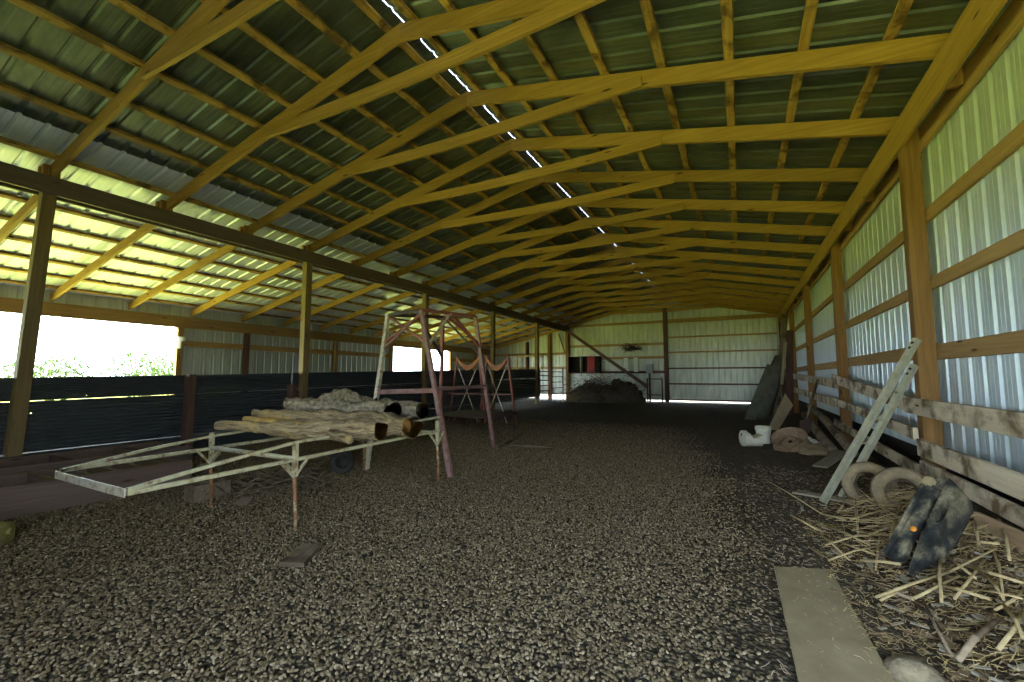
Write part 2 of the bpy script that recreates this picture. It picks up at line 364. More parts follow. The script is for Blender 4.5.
# loose gravel over the near ground: one uncountable mass
def make_gravel():
    me=bpy.data.meshes.new('gravel'); bm=bmesh.new()
    gx=np.arange(-8,1.01,.18); gy=np.arange(-.6,11.2,.2); nx=len(gx)
    vs=[bm.verts.new((x,y,.002)) for y in gy for x in gx]
    for b_ in range(len(gy)-1):
        for a_ in range(nx-1): bm.faces.new([vs[b_*nx+a_],vs[b_*nx+a_+1],vs[(b_+1)*nx+a_+1],vs[(b_+1)*nx+a_]])
    bm.to_mesh(me); bm.free(); me.materials.append(M['peb'])
    o=bpy.data.objects.new('gravel',me); C.objects.link(o)
    g=bpy.data.node_groups.new('scatter','GeometryNodeTree')
    g.interface.new_socket('Geometry',in_out='INPUT',socket_type='NodeSocketGeometry'); g.interface.new_socket('Geometry',in_out='OUTPUT',socket_type='NodeSocketGeometry')
    n=g.nodes; L=g.links.new; gi=n.new('NodeGroupInput'); go=n.new('NodeGroupOutput')
    dp=n.new('GeometryNodeDistributePointsOnFaces')
    def mt(op,a,b=0.0,clamp=False):
        q=n.new('ShaderNodeMath'); q.operation=op; q.use_clamp=clamp
        for s_,x_ in ((q.inputs[0],a),(q.inputs[1],b)):
            if isinstance(x_,(int,float)): s_.default_value=x_
            else: L(x_,s_)
        return q.outputs[0]
    po=n.new('GeometryNodeInputPosition'); sp_=n.new('ShaderNodeSeparateXYZ'); L(po.outputs[0],sp_.inputs[0])
    nz=n.new('ShaderNodeTexNoise'); nz.inputs['Scale'].default_value=1.6; nz.inputs['Detail'].default_value=5; L(po.outputs[0],nz.inputs['Vector'])
    e=mt('ADD',sp_.outputs[0],mt('MULTIPLY',mt('MAXIMUM',mt('SUBTRACT',sp_.outputs[1],4.0),0.0),.17))
    e=mt('ADD',e,mt('MULTIPLY',mt('SUBTRACT',nz.outputs['Fac'],.5),1.1))
    ed=mt('MULTIPLY',mt('SUBTRACT',.12,e),2.2)
    ed=mt('MULTIPLY',mt('MINIMUM',mt('MAXIMUM',ed,0.0),1.0),mt('MINIMUM',mt('MAXIMUM',mt('MULTIPLY',mt('SUBTRACT',11.0,sp_.outputs[1]),.2),0.0),1.0))
    L(mt('MULTIPLY',ed,3000.0),dp.inputs['Density'])
    ic=n.new('GeometryNodeMeshIcoSphere'); ic.inputs['Radius'].default_value=.0077; ic.inputs['Subdivisions'].default_value=1
    sm=n.new('GeometryNodeSetMaterial'); sm.inputs['Material'].default_value=M['peb']
    ip=n.new('GeometryNodeInstanceOnPoints')
    rv=n.new('FunctionNodeRandomValue'); rv.data_type='FLOAT_VECTOR'; rv.inputs[0].default_value=(.55,.55,.45); rv.inputs[1].default_value=(1.5,1.35,1.0)
    rr=n.new('FunctionNodeRandomValue'); rr.data_type='FLOAT_VECTOR'; rr.inputs[0].default_value=(-.6,-.6,0); rr.inputs[1].default_value=(.6,.6,6.28); rr.inputs['Seed'].default_value=5
    L(gi.outputs[0],dp.inputs['Mesh']); L(dp.outputs['Points'],ip.inputs['Points']); L(ic.outputs[0],sm.inputs[0]); L(sm.outputs[0],ip.inputs['Instance'])
    L(rv.outputs[0],ip.inputs['Scale']); L(rr.outputs[0],ip.inputs['Rotation']); L(ip.outputs[0],go.inputs[0])
    md=o.modifiers.new('scatter','NODES'); md.node_group=g
    tag(o,'loose grey brown gravel covering the middle of the barn floor','gravel',kind='stuff')
make_gravel()

# corrugated sheeting: profile runs along one axis, sheet runs along the other
def ribs(a0,a1,pitch=.2286,h=.019,mini=.0022):
    out=[(a0,0.0)]; a=a0+.05
    while a+pitch<a1:
        out+=[(a,0),(a+.018,h),(a+.042,h),(a+.060,0)]
        for q in (.105,.165): out+=[(a+q,0),(a+q+.006,mini),(a+q+.018,mini),(a+q+.024,0)]
        a+=pitch
    out.append((a1,0.0)); return out
def sheet(prof, place, ends):
    mb=MB(); n=len(prof)
    for e in ends: mb.v += [tuple(place(a,h,e)) for a,h in prof]
    for k in range(len(ends)-1):
        for i in range(n-1):
            a=k*n+i; mb.face((a,a+1,a+n+1,a+n),[(prof[i][0],k),(prof[i+1][0],k),(prof[i+1][0],k+1),(prof[i][0],k+1)])
    return mb
ZS=.18+.042                                                     # sheet above rafter underside
yp=ribs(Y0,21.2)
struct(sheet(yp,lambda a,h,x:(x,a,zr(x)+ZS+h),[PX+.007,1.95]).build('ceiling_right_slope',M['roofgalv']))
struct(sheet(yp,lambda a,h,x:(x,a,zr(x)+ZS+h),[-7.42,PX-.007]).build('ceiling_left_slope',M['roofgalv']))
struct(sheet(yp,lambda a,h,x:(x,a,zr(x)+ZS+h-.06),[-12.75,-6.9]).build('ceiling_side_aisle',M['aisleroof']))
def diffusermat():
    m=bpy.data.materials.new('added ridge diffuser'); m.use_nodes=True; nt=m.node_tree; nt.nodes.clear()
    o=nt.nodes.new('ShaderNodeOutputMaterial'); t=nt.nodes.new('ShaderNodeBsdfTranslucent'); t.inputs[0].default_value=(.16,.165,.19,1); nt.links.new(t.outputs[0],o.inputs[0]); return m
M['clear']=diffusermat()  # added strip over the open ridge gap, turns direct sun into soft glow
mb=MB(); mb.v=[(PX-.05,Y0,4.70+ZS+.028),(PX,Y0,4.70+ZS+.045),(PX+.05,Y0,4.70+ZS+.028),(PX-.05,21.2,4.70+ZS+.028),(PX,21.2,4.70+ZS+.045),(PX+.05,21.2,4.70+ZS+.028)]
mb.face((0,1,4,3),[(0,0)]*4); mb.face((1,2,5,4),[(0,0)]*4)
struct(mb.build('ridge_diffuser',M['clear']))
# right wall sheet, far wall sheets, left outer wall sheets (each piece between openings)
XW=1.684
struct(sheet(yp,lambda a,h,z:(XW+h,a,z),[.02,3.93]).build('wall_right',M['galv']))
def far_sheet(x0,x1,z0,step=False):
    pr=ribs(x0,x1,h=.03,mini=.006)
    mb=MB(); n=len(pr)
    for e in (0,1): mb.v += [(a,YF+h,(z0 if e==0 else zr(a)+ZS+.012)) for a,h in pr]
    for i in range(n-1): mb.face((i,i+1,i+1+n,i+n),[(pr[i][0],0),(pr[i+1][0],0),(pr[i+1][0],1),(pr[i][0],1)])
    return mb
struct(far_sheet(-7.75,1.70,.085).build('wall_far',M['fargalv']))
struct(far_sheet(-12.2,-7.75,.24).build('wall_far_side_aisle',M['fargalv']))
def left_sheet(y0,y1,z0,z1): return sheet(ribs(y0,y1),lambda a,h,z:(XO-.05-h,a,z),[z0,z1])
struct(left_sheet(5.62,12.92,.02,2.62).build('wall_left',M['sidegalv']))
struct(left_sheet(16.72,21.0,.02,2.62).build('wall_left_far_bay',M['sidegalv']))
struct(left_sheet(12.92,16.72,.02,.95).build('wall_left_below_windows',M['sidegalv']))
struct(left_sheet(Y0,21.0,2.58,2.93).build('wall_left_eave',M['sidegalv']))
struct(MB().box((-8.0,YF+.03,-.1),(1.72,YF+.06,.02)).build('door_sill',M['concrete']))
# the camera's own end of the barn, behind the photographer; doorway gap added to light the near floor
mb=MB()
for x0,x1,z0 in ((-12.2,-.9,0),(-.9,1.7,2.6)):
    pr=ribs(x0,x1); n=len(pr); b=len(mb.v)
    mb.v+=[(a,Y0-h,z0) for a,h in pr]+[(a,Y0-h,zr(a)+ZS-.03) for a,h in pr]
    for i in range(n-1): mb.face((b+i,b+i+1,b+i+1+n,b+i+n),[(0,0),(1,0),(1,1),(0,1)])
struct(mb.build('wall_near',M['galv']))

# sliding door of the far wall: sheet with five rails
d=Thing('door_1','wide closed metal sliding door right of the far middle post','door',(-.75,YF,0)); d.o['kind']='structure'
pr=ribs(-2.95,1.45,h=.026,mini=.006); mb=MB(); n=len(pr)
mb.v+=[(a,YF-.037+h,.095) for a,h in pr]+[(a,YF-.037+h,3.66) for a,h in pr]
for i in range(n-1): mb.face((i,i+1,i+1+n,i+n),[(0,0),(1,0),(1,1),(0,1)])
d.part('door_panel',mb,M['fargalv'])
for z in (.84,1.54,2.27,2.96,.12):
    d.part('door_rail',MB().box((-2.93,YF-.085,z-.035),(1.43,YF-.04,z+.035)),M['redpost'] if z<2 else M['girt'])
d.part('door_edge',MB().box((1.40,YF-.07,.08),(1.45,YF-.02,3.6)),M['alu'])

# ------------------------------------------------------------------ timber frame
for i in range(1,17):
    y=YT(i)
    wh='nearest the camera' if i==1 else 'against the far gable wall' if i==16 else 'counting from the camera end'
    k=i-1
    lab='roof truss overhead before the first, mostly out of frame' if i==0 else f'{ORD[k]} yellow roof truss {wh}, rafters with a collar tie'
    t=Thing('roof_truss',lab,'truss',(PX,y,3.7),'roof trusses along the nave')
    j=random.uniform(-.006,.006); w=.023
    def slab(pts,yc,hw=w): return MB().prism(pts,(0,yc+hw,0),(1,0,0),(0,0,1),2*hw)
    D=.18
    xl=XL-.19
    t.part('rafter',slab([(xl,zr(xl)),(PX,4.70+j),(PX,4.70+D+j),(xl,zr(xl)+D)],y),M['lumber'])
    xr=1.66
    t.part('rafter',slab([(PX,4.69+j),(xr,zr(xr)),(xr,zr(xr)+D),(PX,4.69+D+j)],y-.004),M['lumber'])
    zb=4.135+j+random.uniform(-.012,.012); hh=.14
    a0=-5.28; a1=-.80; kk=10
    bot=[(a0+(a1-a0)*q/kk, min(zb+.055*abs(2*q/kk-1)**2,zr(a0+(a1-a0)*q/kk)+.02)) for q in range(kk+1)]
    top=[(x,min(z+hh,zr(x)+D*.55)) for x,z in bot][::-1]
    t.part('collar_tie',slab(bot+top,y-.048,.02),M['lumber'])
    for x in (XL-.03,XL-.16): t.part('heel_block',MB().box((x-.03,y-.10,3.69),(x+.03,y-.03,3.83)),M['post'])
    # lean-to rafter of the side aisle
    za=lambda x: 3.64+(x+7.70)*.2155
    if i>=1:
        lt=slab([(-12.3,za(-12.3)),(-7.70,za(-7.70)),(-7.70,za(-7.70)+.15),(-12.3,za(-12.3)+.15)],y+.05).build('lean_to_rafter',M['lumber'])
        tag(lt,f'{ORD[k]} sloping yellow rafter of the side aisle roof, counting from the camera end','rafter','rafters of the side aisle')

# purlins
px_r=[-2.87,-2.38,-1.80,-1.20,-.60,.02,.62,1.22]
px_l=[-3.20,-3.68,-4.25,-4.82,-5.40,-6.04,-6.62,-7.08]
px_a=[-7.46,-8.1,-8.75,-9.4,-10.05,-10.7,-11.35,-11.95]
def purlin(x,label,group,dz=0,mat='purlin'):
    s=-1 if x>PX else 1; sl=Vector((1,0,s*SL)).normalized(); up=Vector((-sl.z,0,sl.x))
    c=Vector((x,0,zr(x)+.18+dz+.019+.002)); mb=MB()
    mb.bar(c+Vector((0,Y0+.02,0)),c+Vector((0,21.0,0)),.088,.038,up,.003)
    tag(mb.build('roof_purlin',M[mat]),label,'purlin',group)
for k,x in enumerate(px_r): purlin(x,f'{ORD[k]} long yellow purlin down from the ridge on the slope to the right wall','purlins of the right slope')
for k,x in enumerate(px_l): purlin(x,f'{ORD[k]} long purlin down from the ridge on the slope towards the side aisle','purlins of the left slope')
for k,x in enumerate(px_a): purlin(x,f'{ORD[k]} purlin down from the nave under the pale side aisle roof','purlins of the side aisle',-.06)

# left eave beam: two planks either side of the posts
b=Thing('eave_beam','long dark double-plank beam carried by the left row of posts','beam',(XL,10,3.46))
for x0,x1 in ((XL-.04,XL),(XL-.22,XL-.18)):
    b.part('plank',MB().box((x0,Y0,3.465),(x1,20.95,3.70)),M['darkbeam'])
b.part('ledger',MB().box((XL-.26,Y0,3.53),(XL-.222,20.95,3.64)),M['girt'])
b=Thing('eave_beam','long yellow double-plank beam along the top of the right wall','beam',(XR,10,3.36))
b.part('plank',MB().box((XR,Y0,3.41),(XR+.04,20.95,3.705),.006),M['lumber'])
b.part('plank',MB().box((XW-.05,Y0,3.36),(XW-.008,20.95,3.56),.006),M['girt'])
for i in range(0,17):
    y=YT(i); b.part('spacer_block',MB().box((XR+.045,y-.06,3.42),(XW-.055,y-.02,3.68)),M['post'])

# posts
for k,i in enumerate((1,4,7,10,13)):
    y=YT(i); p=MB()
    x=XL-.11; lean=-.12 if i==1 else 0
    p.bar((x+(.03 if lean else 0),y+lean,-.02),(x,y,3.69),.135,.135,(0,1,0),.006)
    tag(p.build('post',M['shadepost']),f'{ORD[k]} square wooden post carrying the left eave beam, counting from the camera','post','posts under the left eave beam')
for k,i in enumerate((1,4,7,10,13)):
    if k==0: continue
    y=YT(i)-.27; p=MB(); p.bar((1.57,y,-.02),(1.57,y,3.69),.14,.14,(0,1,0),.006)
    if k==0: lab='right wall post beside the camera, outside the picture'
    else: lab=f'{ORD[k-1]} square brown post standing against the right wall, counting from the camera'
    tag(p.build('post',M['post']),lab,'post','posts of the right wall')
ends=[-1.2]+[YT(i)-.27 for i in (1,4,7,10,13)]+[20.9]
rowname=['lowest','middle','highest']
for r,(z,h) in enumerate(((1.395,.145),(2.05,.115),(2.70,.125))):
    for k in range(1,6):
        y0,y1=ends[k]-.0,ends[k+1]-.0
        dz=random.uniform(-.012,.012)
        mb=MB().box((1.642,y0+.004,z-h/2+dz),(1.68,y1-.004,z+h/2+dz))
        bay='the bay nearest the camera' if k==1 else f'the {ORD[k-1]} bay from the camera' if k<5 else 'the bay at the far end'
        tag(mb.build('wall_girt',M['girt']),f'{rowname[r]} horizontal girt on the right wall sheets in {bay}','girt','girts of the right wall')
tag(MB().box((1.64,Y0,-.02),(1.678,20.9,.40)).build('skirt_board',M['darkbox']),'dark skirting planks along the foot of the right wall','plank')
# inner boards nailed along the lower right wall
def rail(y0,z0,y1,z1,h,label,x=XR-.022,mat='rail',bow=.0):
    mb=MB(); mb.bar((x,y0,z0),(x+.001,y1,z1),.036,h,(0,0,1),.005,bow=bow,seg=4)
    return tag(mb.build('rail_board',M[mat]),label,'board','boards along the lower right wall')
rail(1.3,.855,5.72,.875,.155,'stained upper board across the right wall bay nearest the camera')
rail(1.3,.50,5.42,.497,.155,'pale middle board below the stained one in the near right bay')
rail(1.3,.30,5.38,.325,.115,'lowest narrow board in the near right bay, above the dumped tyres',)
rail(5.46,.872,9.55,1.12,.15,'upper grey board behind the top of the leaning ladder',x=XR-.020)
rail(5.50,.61,9.50,.73,.115,'second grey board behind the leaning ladder, under the upper one')
rail(5.50,.27,9.55,.35,.115,'low pale board behind the foot of the leaning ladder')
rail(9.2,1.03,16.9,1.20,.16,'long top board of the far right rails, meeting the leaning dark roll',x=XR-.026)
rail(9.3,.70,16.3,.76,.15,'second board of the far right rails, behind the rusty wheel rim')
mb=MB(); mb.tube([(1.25,10.9,.55),(1.27,9.1,.40),(1.29,7.3,.14)],[.055,.06,.06],8,wob=.15)
tag(mb.build('pole',M['barkpole'],smooth=True),'upper of two rough poles slanting down along the right wall past the second post','pole')
mb=MB(); mb.tube([(1.18,11.2,.36),(1.15,9.5,.22),(1.16,7.9,.06)],[.06,.065,.07],8,wob=.15)
tag(mb.build('pole',M['barkpole'],smooth=True),'lower rough pole slanting to the ground beside the rusty wheel rim','pole')

# far wall posts, girts
def post(x,y,z1,w,label,mat='post',group=None,name='post'):
    p=MB(); p.bar((x,y,-.02),(x,y,z1),w,w,(0,1,0),.006); return tag(p.build(name,M[mat]),label,'post',group)
post(-2.98,YF-.10,4.42,.17,'tall middle post of the far gable wall beside the sliding door','redpost')
post(-7.75,YF-.14,3.46,.16,'corner post under the far end of the dark left beam')
post(-8.75,YF-.10,3.42,.16,'far wall post between the metal gate and the corner post')
post(-10.05,YF-.10,3.0,.14,'dark post on the far wall of the side aisle','redpost')
post(1.56,YF-.15,3.4,.14,'dark post in the far right corner beside the sliding door','redpost')
for k,z in enumerate((1.38,2.06,2.69,3.72)):
    tag(MB().box((-7.66,YF-.06,z-.06),(-3.08,YF-.02,z+.06)).build('wall_girt',M['redpost'] if k==0 else M['girt']),f'{ORD[k]} girt up on the far wall left of the middle post','girt')
tag(MB().box((-2.88,YF-.10,3.62),(1.47,YF-.03,3.80)).build('door_header',M['girt']),'header board across the top of the far sliding door','board')
for k,z in enumerate((1.62,2.35)):
    tag(MB().box((-12.1,YF-.06,z-.06),(-7.85,YF-.02,z+.06)).build('wall_girt',M['girt']),f'{["lower","upper"][k]} girt on the far wall of the side aisle','girt')
tag(MB().bar((-7.62,20.5,3.46),(-3.70,20.05,.72),.14,.10,(0,1,0)).build('brace',M['redpost']),'long dark diagonal brace running down across the far wall','brace')
tag(MB().bar((-8.25,20.86,3.38),(-7.85,20.84,2.3),.04,.10,(0,1,0)).build('brace',M['girt']),'short knee brace left of the far corner post','brace')

# left outer wall: plate, posts, girts
tag(MB().box((XO-.04,Y0,2.36),(XO+.0,20.9,2.64)).build('wall_plate',M['girt']),'long plate board over the openings of the left outer wall','plate')
for y,lab in ((5.56,'door jamb post at the end of the bright left opening'),(7.2,'reddish post between sheets of the left outer wall'),(12.86,'window post before the first small bright window'),(15.12,'window post between the two small bright windows'),(16.78,'window post after the second small bright window'),(10.2,'post on the left outer wall behind the second nave post'),(1.9,'post in the bright left opening nearest the camera'),(18.9,'post near the far end of the left outer wall')):
    if y==1.9: continue
    p=MB(); p.bar((XO+.02,y,-.02),(XO+.02,y,2.36),.12,.12,(0,1,0)); tag(p.build('post',M['redpost'] if y in (7.2,) else M['girt']),lab,'post')
for k,(a,c) in enumerate(((5.63,7.13),(7.27,12.79),(16.85,20.85))):
    tag(MB().box((XO-.04,a,1.90),(XO+.0,c,2.05)).build('wall_girt',M['girt']),['short','long','farthest'][k]+' horizontal girt on the left outer wall sheets','girt')
tag(MB().box((XO-.05,12.92,.95),(XO+.02,16.72,1.02)).build('window_sill',M['whitepaint']),'pale sill under the two small bright windows','sill')
s=Thing('white_scrap','torn white paper nailed to the jamb of the bright left opening','paper',(XO+.09,5.6,1.84))
s.part('sheet',MB().box((XO+.12,5.38,2.02),(XO+.13,5.64,2.13),.001),M['paper']); s.part('flap',MB().box((XO+.12,5.46,1.84),(XO+.13,5.56,2.02),.001),M['paper'])

# ------------------------------------------------------------------ black partition between nave and aisle
XP=-7.80
def ptop(y): return 1.145+.0235*(y-2.0) if y<17.5 else 1.5
cuts=[-1.05,3.73,5.55,9.55,13.3,17.55]
for r in range(3):
    for k in range(5):
        y0,y1=cuts[k]+.004,cuts[k+1]-.004
        mb=MB(); nn=52; rows=[]
        rng=random.Random(r*10+k); T0,T1=ptop(y0),ptop(y1)
        hy=sorted(rng.uniform(y0+.15,y1-.15) for q in range(7)) if (k<2 and r>0) else []
        hole_y=[y for y in hy if all(abs(y-z_)>.05 or z_==y for z_ in hy)]
        st_=[y0]+[e_ for y in hole_y for e_ in (y-.005,y+.005)]+[y1]
        for y in st_:
            T=ptop(y); base={0:-.02,1:.222,2:.858}[r]*(T/1.15); top={0:.213,1:.850,2:1.15}[r]*(T/1.15)
            if k==4 and r==0: base=.22
            e=(y-y0)/(y1-y0); sag=.006*math.sin(k*2.3+r+e*1.7)
            rows.append([(XP-.012+(.011 if (q//2)%2 else -.004), y, base+sag+(top-base)*q/nn) for q in range(nn+1)])
        mb.v=[p for rr in rows for p in rr]
        for c_ in range(len(st_)-1):
            gap=rng.randrange(6,nn-6) if c_%2==1 else -1
            for q in range(nn):
                if q==gap: continue
                b_=c_*(nn+1)+q; mb.face((b_,b_+nn+1,b_+nn+2,b_+1),[(st_[c_],q),(st_[c_+1],q),(st_[c_+1],q+1),(st_[c_],q+1)])
        o=mb.build('partition_panel',M['black'])
        so=o.modifiers.new('thick','SOLIDIFY'); so.thickness=.006
        tag(o,f'{["bottom","middle","top"][r]} black corrugated panel of the low partition, {ORD[k]} section from the camera','panel','black partition panels')
for y,w,z1,lab,mt in ((3.73,.15,1.19,'short reddish partition post between the first and second tall posts','redpost'),(5.50,.17,1.0,'stubby dark partition post beside the second tall post','redpost')):
    p=MB(); p.bar((XP+.075,y,-.02),(XP+.075,y,z1),w,.10,(0,1,0)); tag(p.build('post',M[mt]),lab,'post')

# ------------------------------------------------------------------ steel bed frame carrying the logs
bd=Thing('steel_bed_frame','long cream painted steel frame on thin legs carrying cut logs','frame',(-3.58,2.3,0))
XA,XB=-3.02,-4.15
for x,y0 in ((XA,1.18),(XB,1.24)):
    ups=[[(x,y0,.53),(x,1.75,.605),(x,2.2,.655),(x,2.5,.66)],[(x,3.62,.69),(x,3.98,.70)]] if x==XA else [[(x,y0,.51),(x,1.75,.585),(x,2.2,.63),(x,2.7,.65),(x,3.98,.68)]]
    for up in ups:
        mb=MB(); mb.loft([[Vector(p)+Vector((a,0,c)) for a,c in ((-.014,-.010),(.014,-.010),(.014,.010),(-.014,.010))] for p in up]); bd.part('upper_rail',mb,M['cream'])
    bd.part('lower_rail',MB().bar((x,y0,.51),(x,3.98,.55),.028,.026,(0,0,1),.003),M['cream'])
    for y in (2.2,3.95):
        lg=MB(); lg.bar((x,y,.66),(x,y+.005,.40),.032,.036,(0,1,0),.003)
        l=bd.part('leg',lg,M['cream'])
        lx=.06*(1 if x==XB else -1)*0
        bd.part('leg_tube',MB().tube([(x,y,.42),(x+.01,y+.01,.22),(x+.0,y+.03,.0)],.014,8),M['rustleg'],True,under=l,label='rusty lower leg')
        for sg in (-1,1): bd.part('gusset',MB().bar((x,y,.39),(x,y+sg*.12,.53),.016,.02,(1,0,0),.002),M['cream'])
        bd.part('gusset',MB().bar((x,y,.40),(x+(.12 if x==XB else -.12),y,.52),.016,.02,(0,1,0),.002),M['cream'])
bd.part('end_bar',MB().bar((XA+.016,1.165,.515),(XB-.016,1.225,.485),.008,.05,(0,0,1),.002),M['palesteel'])
for y in (2.2,3.95): bd.part('cross_tube',MB().tube([(XA,y,.53),(XB,y,.53)],.02,8),M['cream'],True)

# ------------------------------------------------------------------ logs
def log(name,label,pts,rad,mat='bark',end='endgrain',stub=None,n=18,wob=.18,ends=('endgrain','endgrain'),cutn=(.45,-.89,0)):
    pts=[Vector(p) for p in pts]; P=[];R=[]
    m=7
    for i in range(len(pts)-1):
        for k in range(m):
            t=k/m
            p0=pts[max(i-1,0)];p1=pts[i];p2=pts[i+1];p3=pts[min(i+2,len(pts)-1)]
            q=.5*((2*p1)+(p2-p0)*t+(2*p0-5*p1+4*p2-p3)*t*t+(-p0+3*p1-3*p2+p3)*t**3)
            P.append(q); R.append(rad[i]*(1-t)+rad[i+1]*t)
    P.append(pts[-1]); R.append(rad[-1])
    c=sum(pts,Vector())/len(pts); c.z=min(p.z for p in pts)-.1
    t=Thing(name,label,'log',c,'cut logs on the steel frame')
    R=[r_*(1.16+.22*noise.noise(p_*4.5)) for r_,p_ in zip(R,P)]
    mb=MB(); mb.tube(P,R,n,wob=wob*1.5)
    ax=(P[-1]-P[-2]).normalized(); cn_=(ax*.72+Vector(cutn)*.48).normalized(); q=P[-1]
    last=[]
    for i in range(len(mb.v)-n,len(mb.v)):
        p=Vector(mb.v[i]); p=p+ax*((q-p).dot(cn_)/ax.dot(cn_)); mb.v[i]=tuple(p); last.append(p)
    t.part('trunk',mb,M[mat],True,sharp=50)
    en=MB(); en.loft([[q+(p-q)*f_+cn_*(.004+.003*math.sin(f_*9)) for k,p in enumerate(last)] for f_ in (.95,.6,.25,.02)])
    t.part('cut_end',en,M[ends[1]],True,label='sawn end of the log')
    r=R[0]; en=MB(); en.lathe([(0.001,.014),(r*.5,.012),(r*.86,.006),(r*.9,-.004)],P[0],(P[0]-P[1]).normalized(),16); t.part('cut_end',en,M[ends[0]],True,label='sawn end of the log')
    return t
a=log('log','pale log with a broken orange end lying at the front of the steel frame',[(-4.12,2.22,.725),(-3.82,2.36,.715),(-3.52,2.58,.675),(-3.27,2.88,.655),(-3.04,3.08,.648)],[.026,.042,.062,.080,.084],wob=.3)
a.part('branch_stub',MB().tube([(-3.3,2.75,.64),(-3.12,2.78,.605),(-3.06,2.76,.595)],[.05,.042,.036],10,wob=.2),M['bark'],True)
a.part('fork_branch',MB().tube([(-3.50,2.58,.70),(-3.75,2.5,.74),(-4.05,2.42,.765)],[.05,.04,.03],10,wob=.2),M['yellowwood'],True,label='stripped yellowish fork')
log('log','long log with a yellow ringed sawn end beyond the broken front log',[(-4.2,2.60,.79),(-3.88,2.74,.775),(-3.6,2.99,.735),(-3.33,3.26,.685),(-2.90,3.38,.640)],[.036,.055,.075,.09,.094],wob=.28)
log('log','grey rough-barked log behind the two front logs with a dark sawn end',[(-4.3,2.98,.86),(-4.1,3.2,.82),(-3.85,3.45,.785),(-3.42,3.66,.765)],[.06,.085,.09,.092],'greybark',ends=('darkend','darkend'),wob=.32)
log('log','short dark-ended log beside the tower leg at the far end of the pile',[(-3.9,3.97,.77),(-3.45,4.2,.745)],[.09,.092],'greybark',ends=('darkend','darkend'))
log('log','humped grey log at the back of the pile nearest the black partition',[(-4.3,3.4,.86),(-4.2,3.6,.89),(-4.12,3.8,.85),(-4.02,4.0,.82)],[.05,.085,.07,.06],'greybark',ends=('darkend','darkend'),wob=.4)

# things under and around the frame
cb=Thing('cinder_block','brown cinder block under the near end of the steel frame','block',(-4.62,2.35,0))
outer=[(-.16,-.085),(.16,-.085),(.16,.085),(-.16,.085)]
hole=lambda cx:[(cx-.036,-.058),(cx-.036,.058),(cx+.036,.058),(cx+.036,-.058)]
cb.part('body',MB().prism(outer,(-4.54,2.40,.0),(.02,1,0),(-1,.02,0),.15,[hole(-.1),hole(0),hole(.1)]),M['block'])
w=Thing('small_wheel','small black wheel lying in the dark under the logs','wheel',(-4.3,3.75,0))
w.part('tyre',MB().lathe([(.075,-.035),(.115,-.045),(.135,-.03),(.14,0),(.135,.03),(.115,.045),(.075,.035)],(-4.25,3.72,.14),(.62,-.75,.1),24,closed=True),M['blackrubber'],True)
w.part('hub',MB().lathe([(.074,-.02),(.06,.0),(.03,.01),(.022,.04),(.001,.042)],(-4.25,3.72,.14),(.62,-.75,.1),20),M['blackrubber'],True)
tag(MB().prism([(-.15,-.075),(.15,-.06),(.16,.065),(-.13,.08)],(-2.50,1.90,.012),(-.5,.86,0),(-.86,-.5,0),.028).build('wood_scrap',M['barkpole']),'small flat board scrap on the gravel in front of the steel frame','board')
tag(MB().prism([(-.06,-.05),(.07,-.06),(.06,.05),(-.05,.06)],(-4.05,2.45,.01),(.9,.43,0),(-.43,.9,.35),.02).build('wood_scrap',M['crate']),'dark broken board stub beside the cinder block','board')
tag(MB().tube([(-3.55,2.62,.022),(-3.20,2.38,.024)],.012,6).build('stick',M['darkstalk']),'pale stick on the gravel behind the front leg of the steel frame','stick')
tag(MB().tube([(-3.45,6.05,.025),(-3.62,6.9,.03),(-3.89,7.8,.03)],.022,6).build('pole',M['barkpole']),'thin pole on the floor pointing into the dark behind the tower','pole')
tag(MB().tube([(-3.42,6.5,.028),(-2.66,6.46,.028)],.022,6).build('pole',M['barkpole']),'pole lying crosswise on the floor right of the tower','pole')

# wooden trough with dividers along the partition
tr=Thing('feed_trough','long dark wooden trough with dividers along the foot of the partition','trough',(-5.9,1.6,0))
a0,a1=.35,2.62
tr.part('front_board',MB().box((-5.34,a0,.0),(-5.29,a1,.26),.006),M['crate'])
tr.part('back_board',MB().box((-6.15,a0,.0),(-6.10,a1,.24),.006),M['crate'])
tr.part('base_board',MB().box((-6.10,a0,.02),(-5.34,a1,.06),.003),M['crate'])
for y in (.38,.95,1.28,1.62,1.85,2.05,2.25,2.45,2.6): tr.part('divider',MB().box((-6.098,y-.02,.06),(-5.342,y+.02,.235),.004),M['crate'])
tr2=Thing('feed_trough','second dark trough behind the first, touching the partition near the first post','trough',(-6.9,2,0))
tr2.part('front_board',MB().box((-6.52,.2,.0),(-6.47,3.2,.25),.006),M['crate']); tr2.part('back_board',MB().box((-7.35,.2,.0),(-7.3,3.2,.25),.006),M['crate'])
for y in (.25,.9,1.5,2.1,2.7,3.15): tr2.part('divider',MB().box((-7.298,y-.02,.02),(-6.522,y+.02,.225),.004),M['crate'])
j=Thing('plastic_jug','small yellow green plastic jug lying at the left edge of the gravel','jug',(-4.5,1.06,0))
mb=MB(); ax=Vector((.75,.66,0)).normalized(); q=Vector((-4.66,.93,.082))
rings=[]
for t,s in ((0,.5),(.015,.8),(.05,1),(.22,1),(.255,.85),(.262,.6)):
    c=q+ax*t; sd=Vector((-ax.y,ax.x,0))
    rings.append([c+sd*(.075*s*max(min(1.25*math.cos(2*PI*k/16),1),-1))+Vector((0,0,.075*s*max(min(1.25*math.sin(2*PI*k/16),1),-1))) for k in range(16)])
mb.loft(rings); j.part('body',mb,M['jug'],True,sharp=50)
j.part('cap',MB().tube([q+ax*.26+Vector((0,0,.02)),q+ax*.285+Vector((0,0,.02))],.022,12),M['jug'],True,sharp=50)

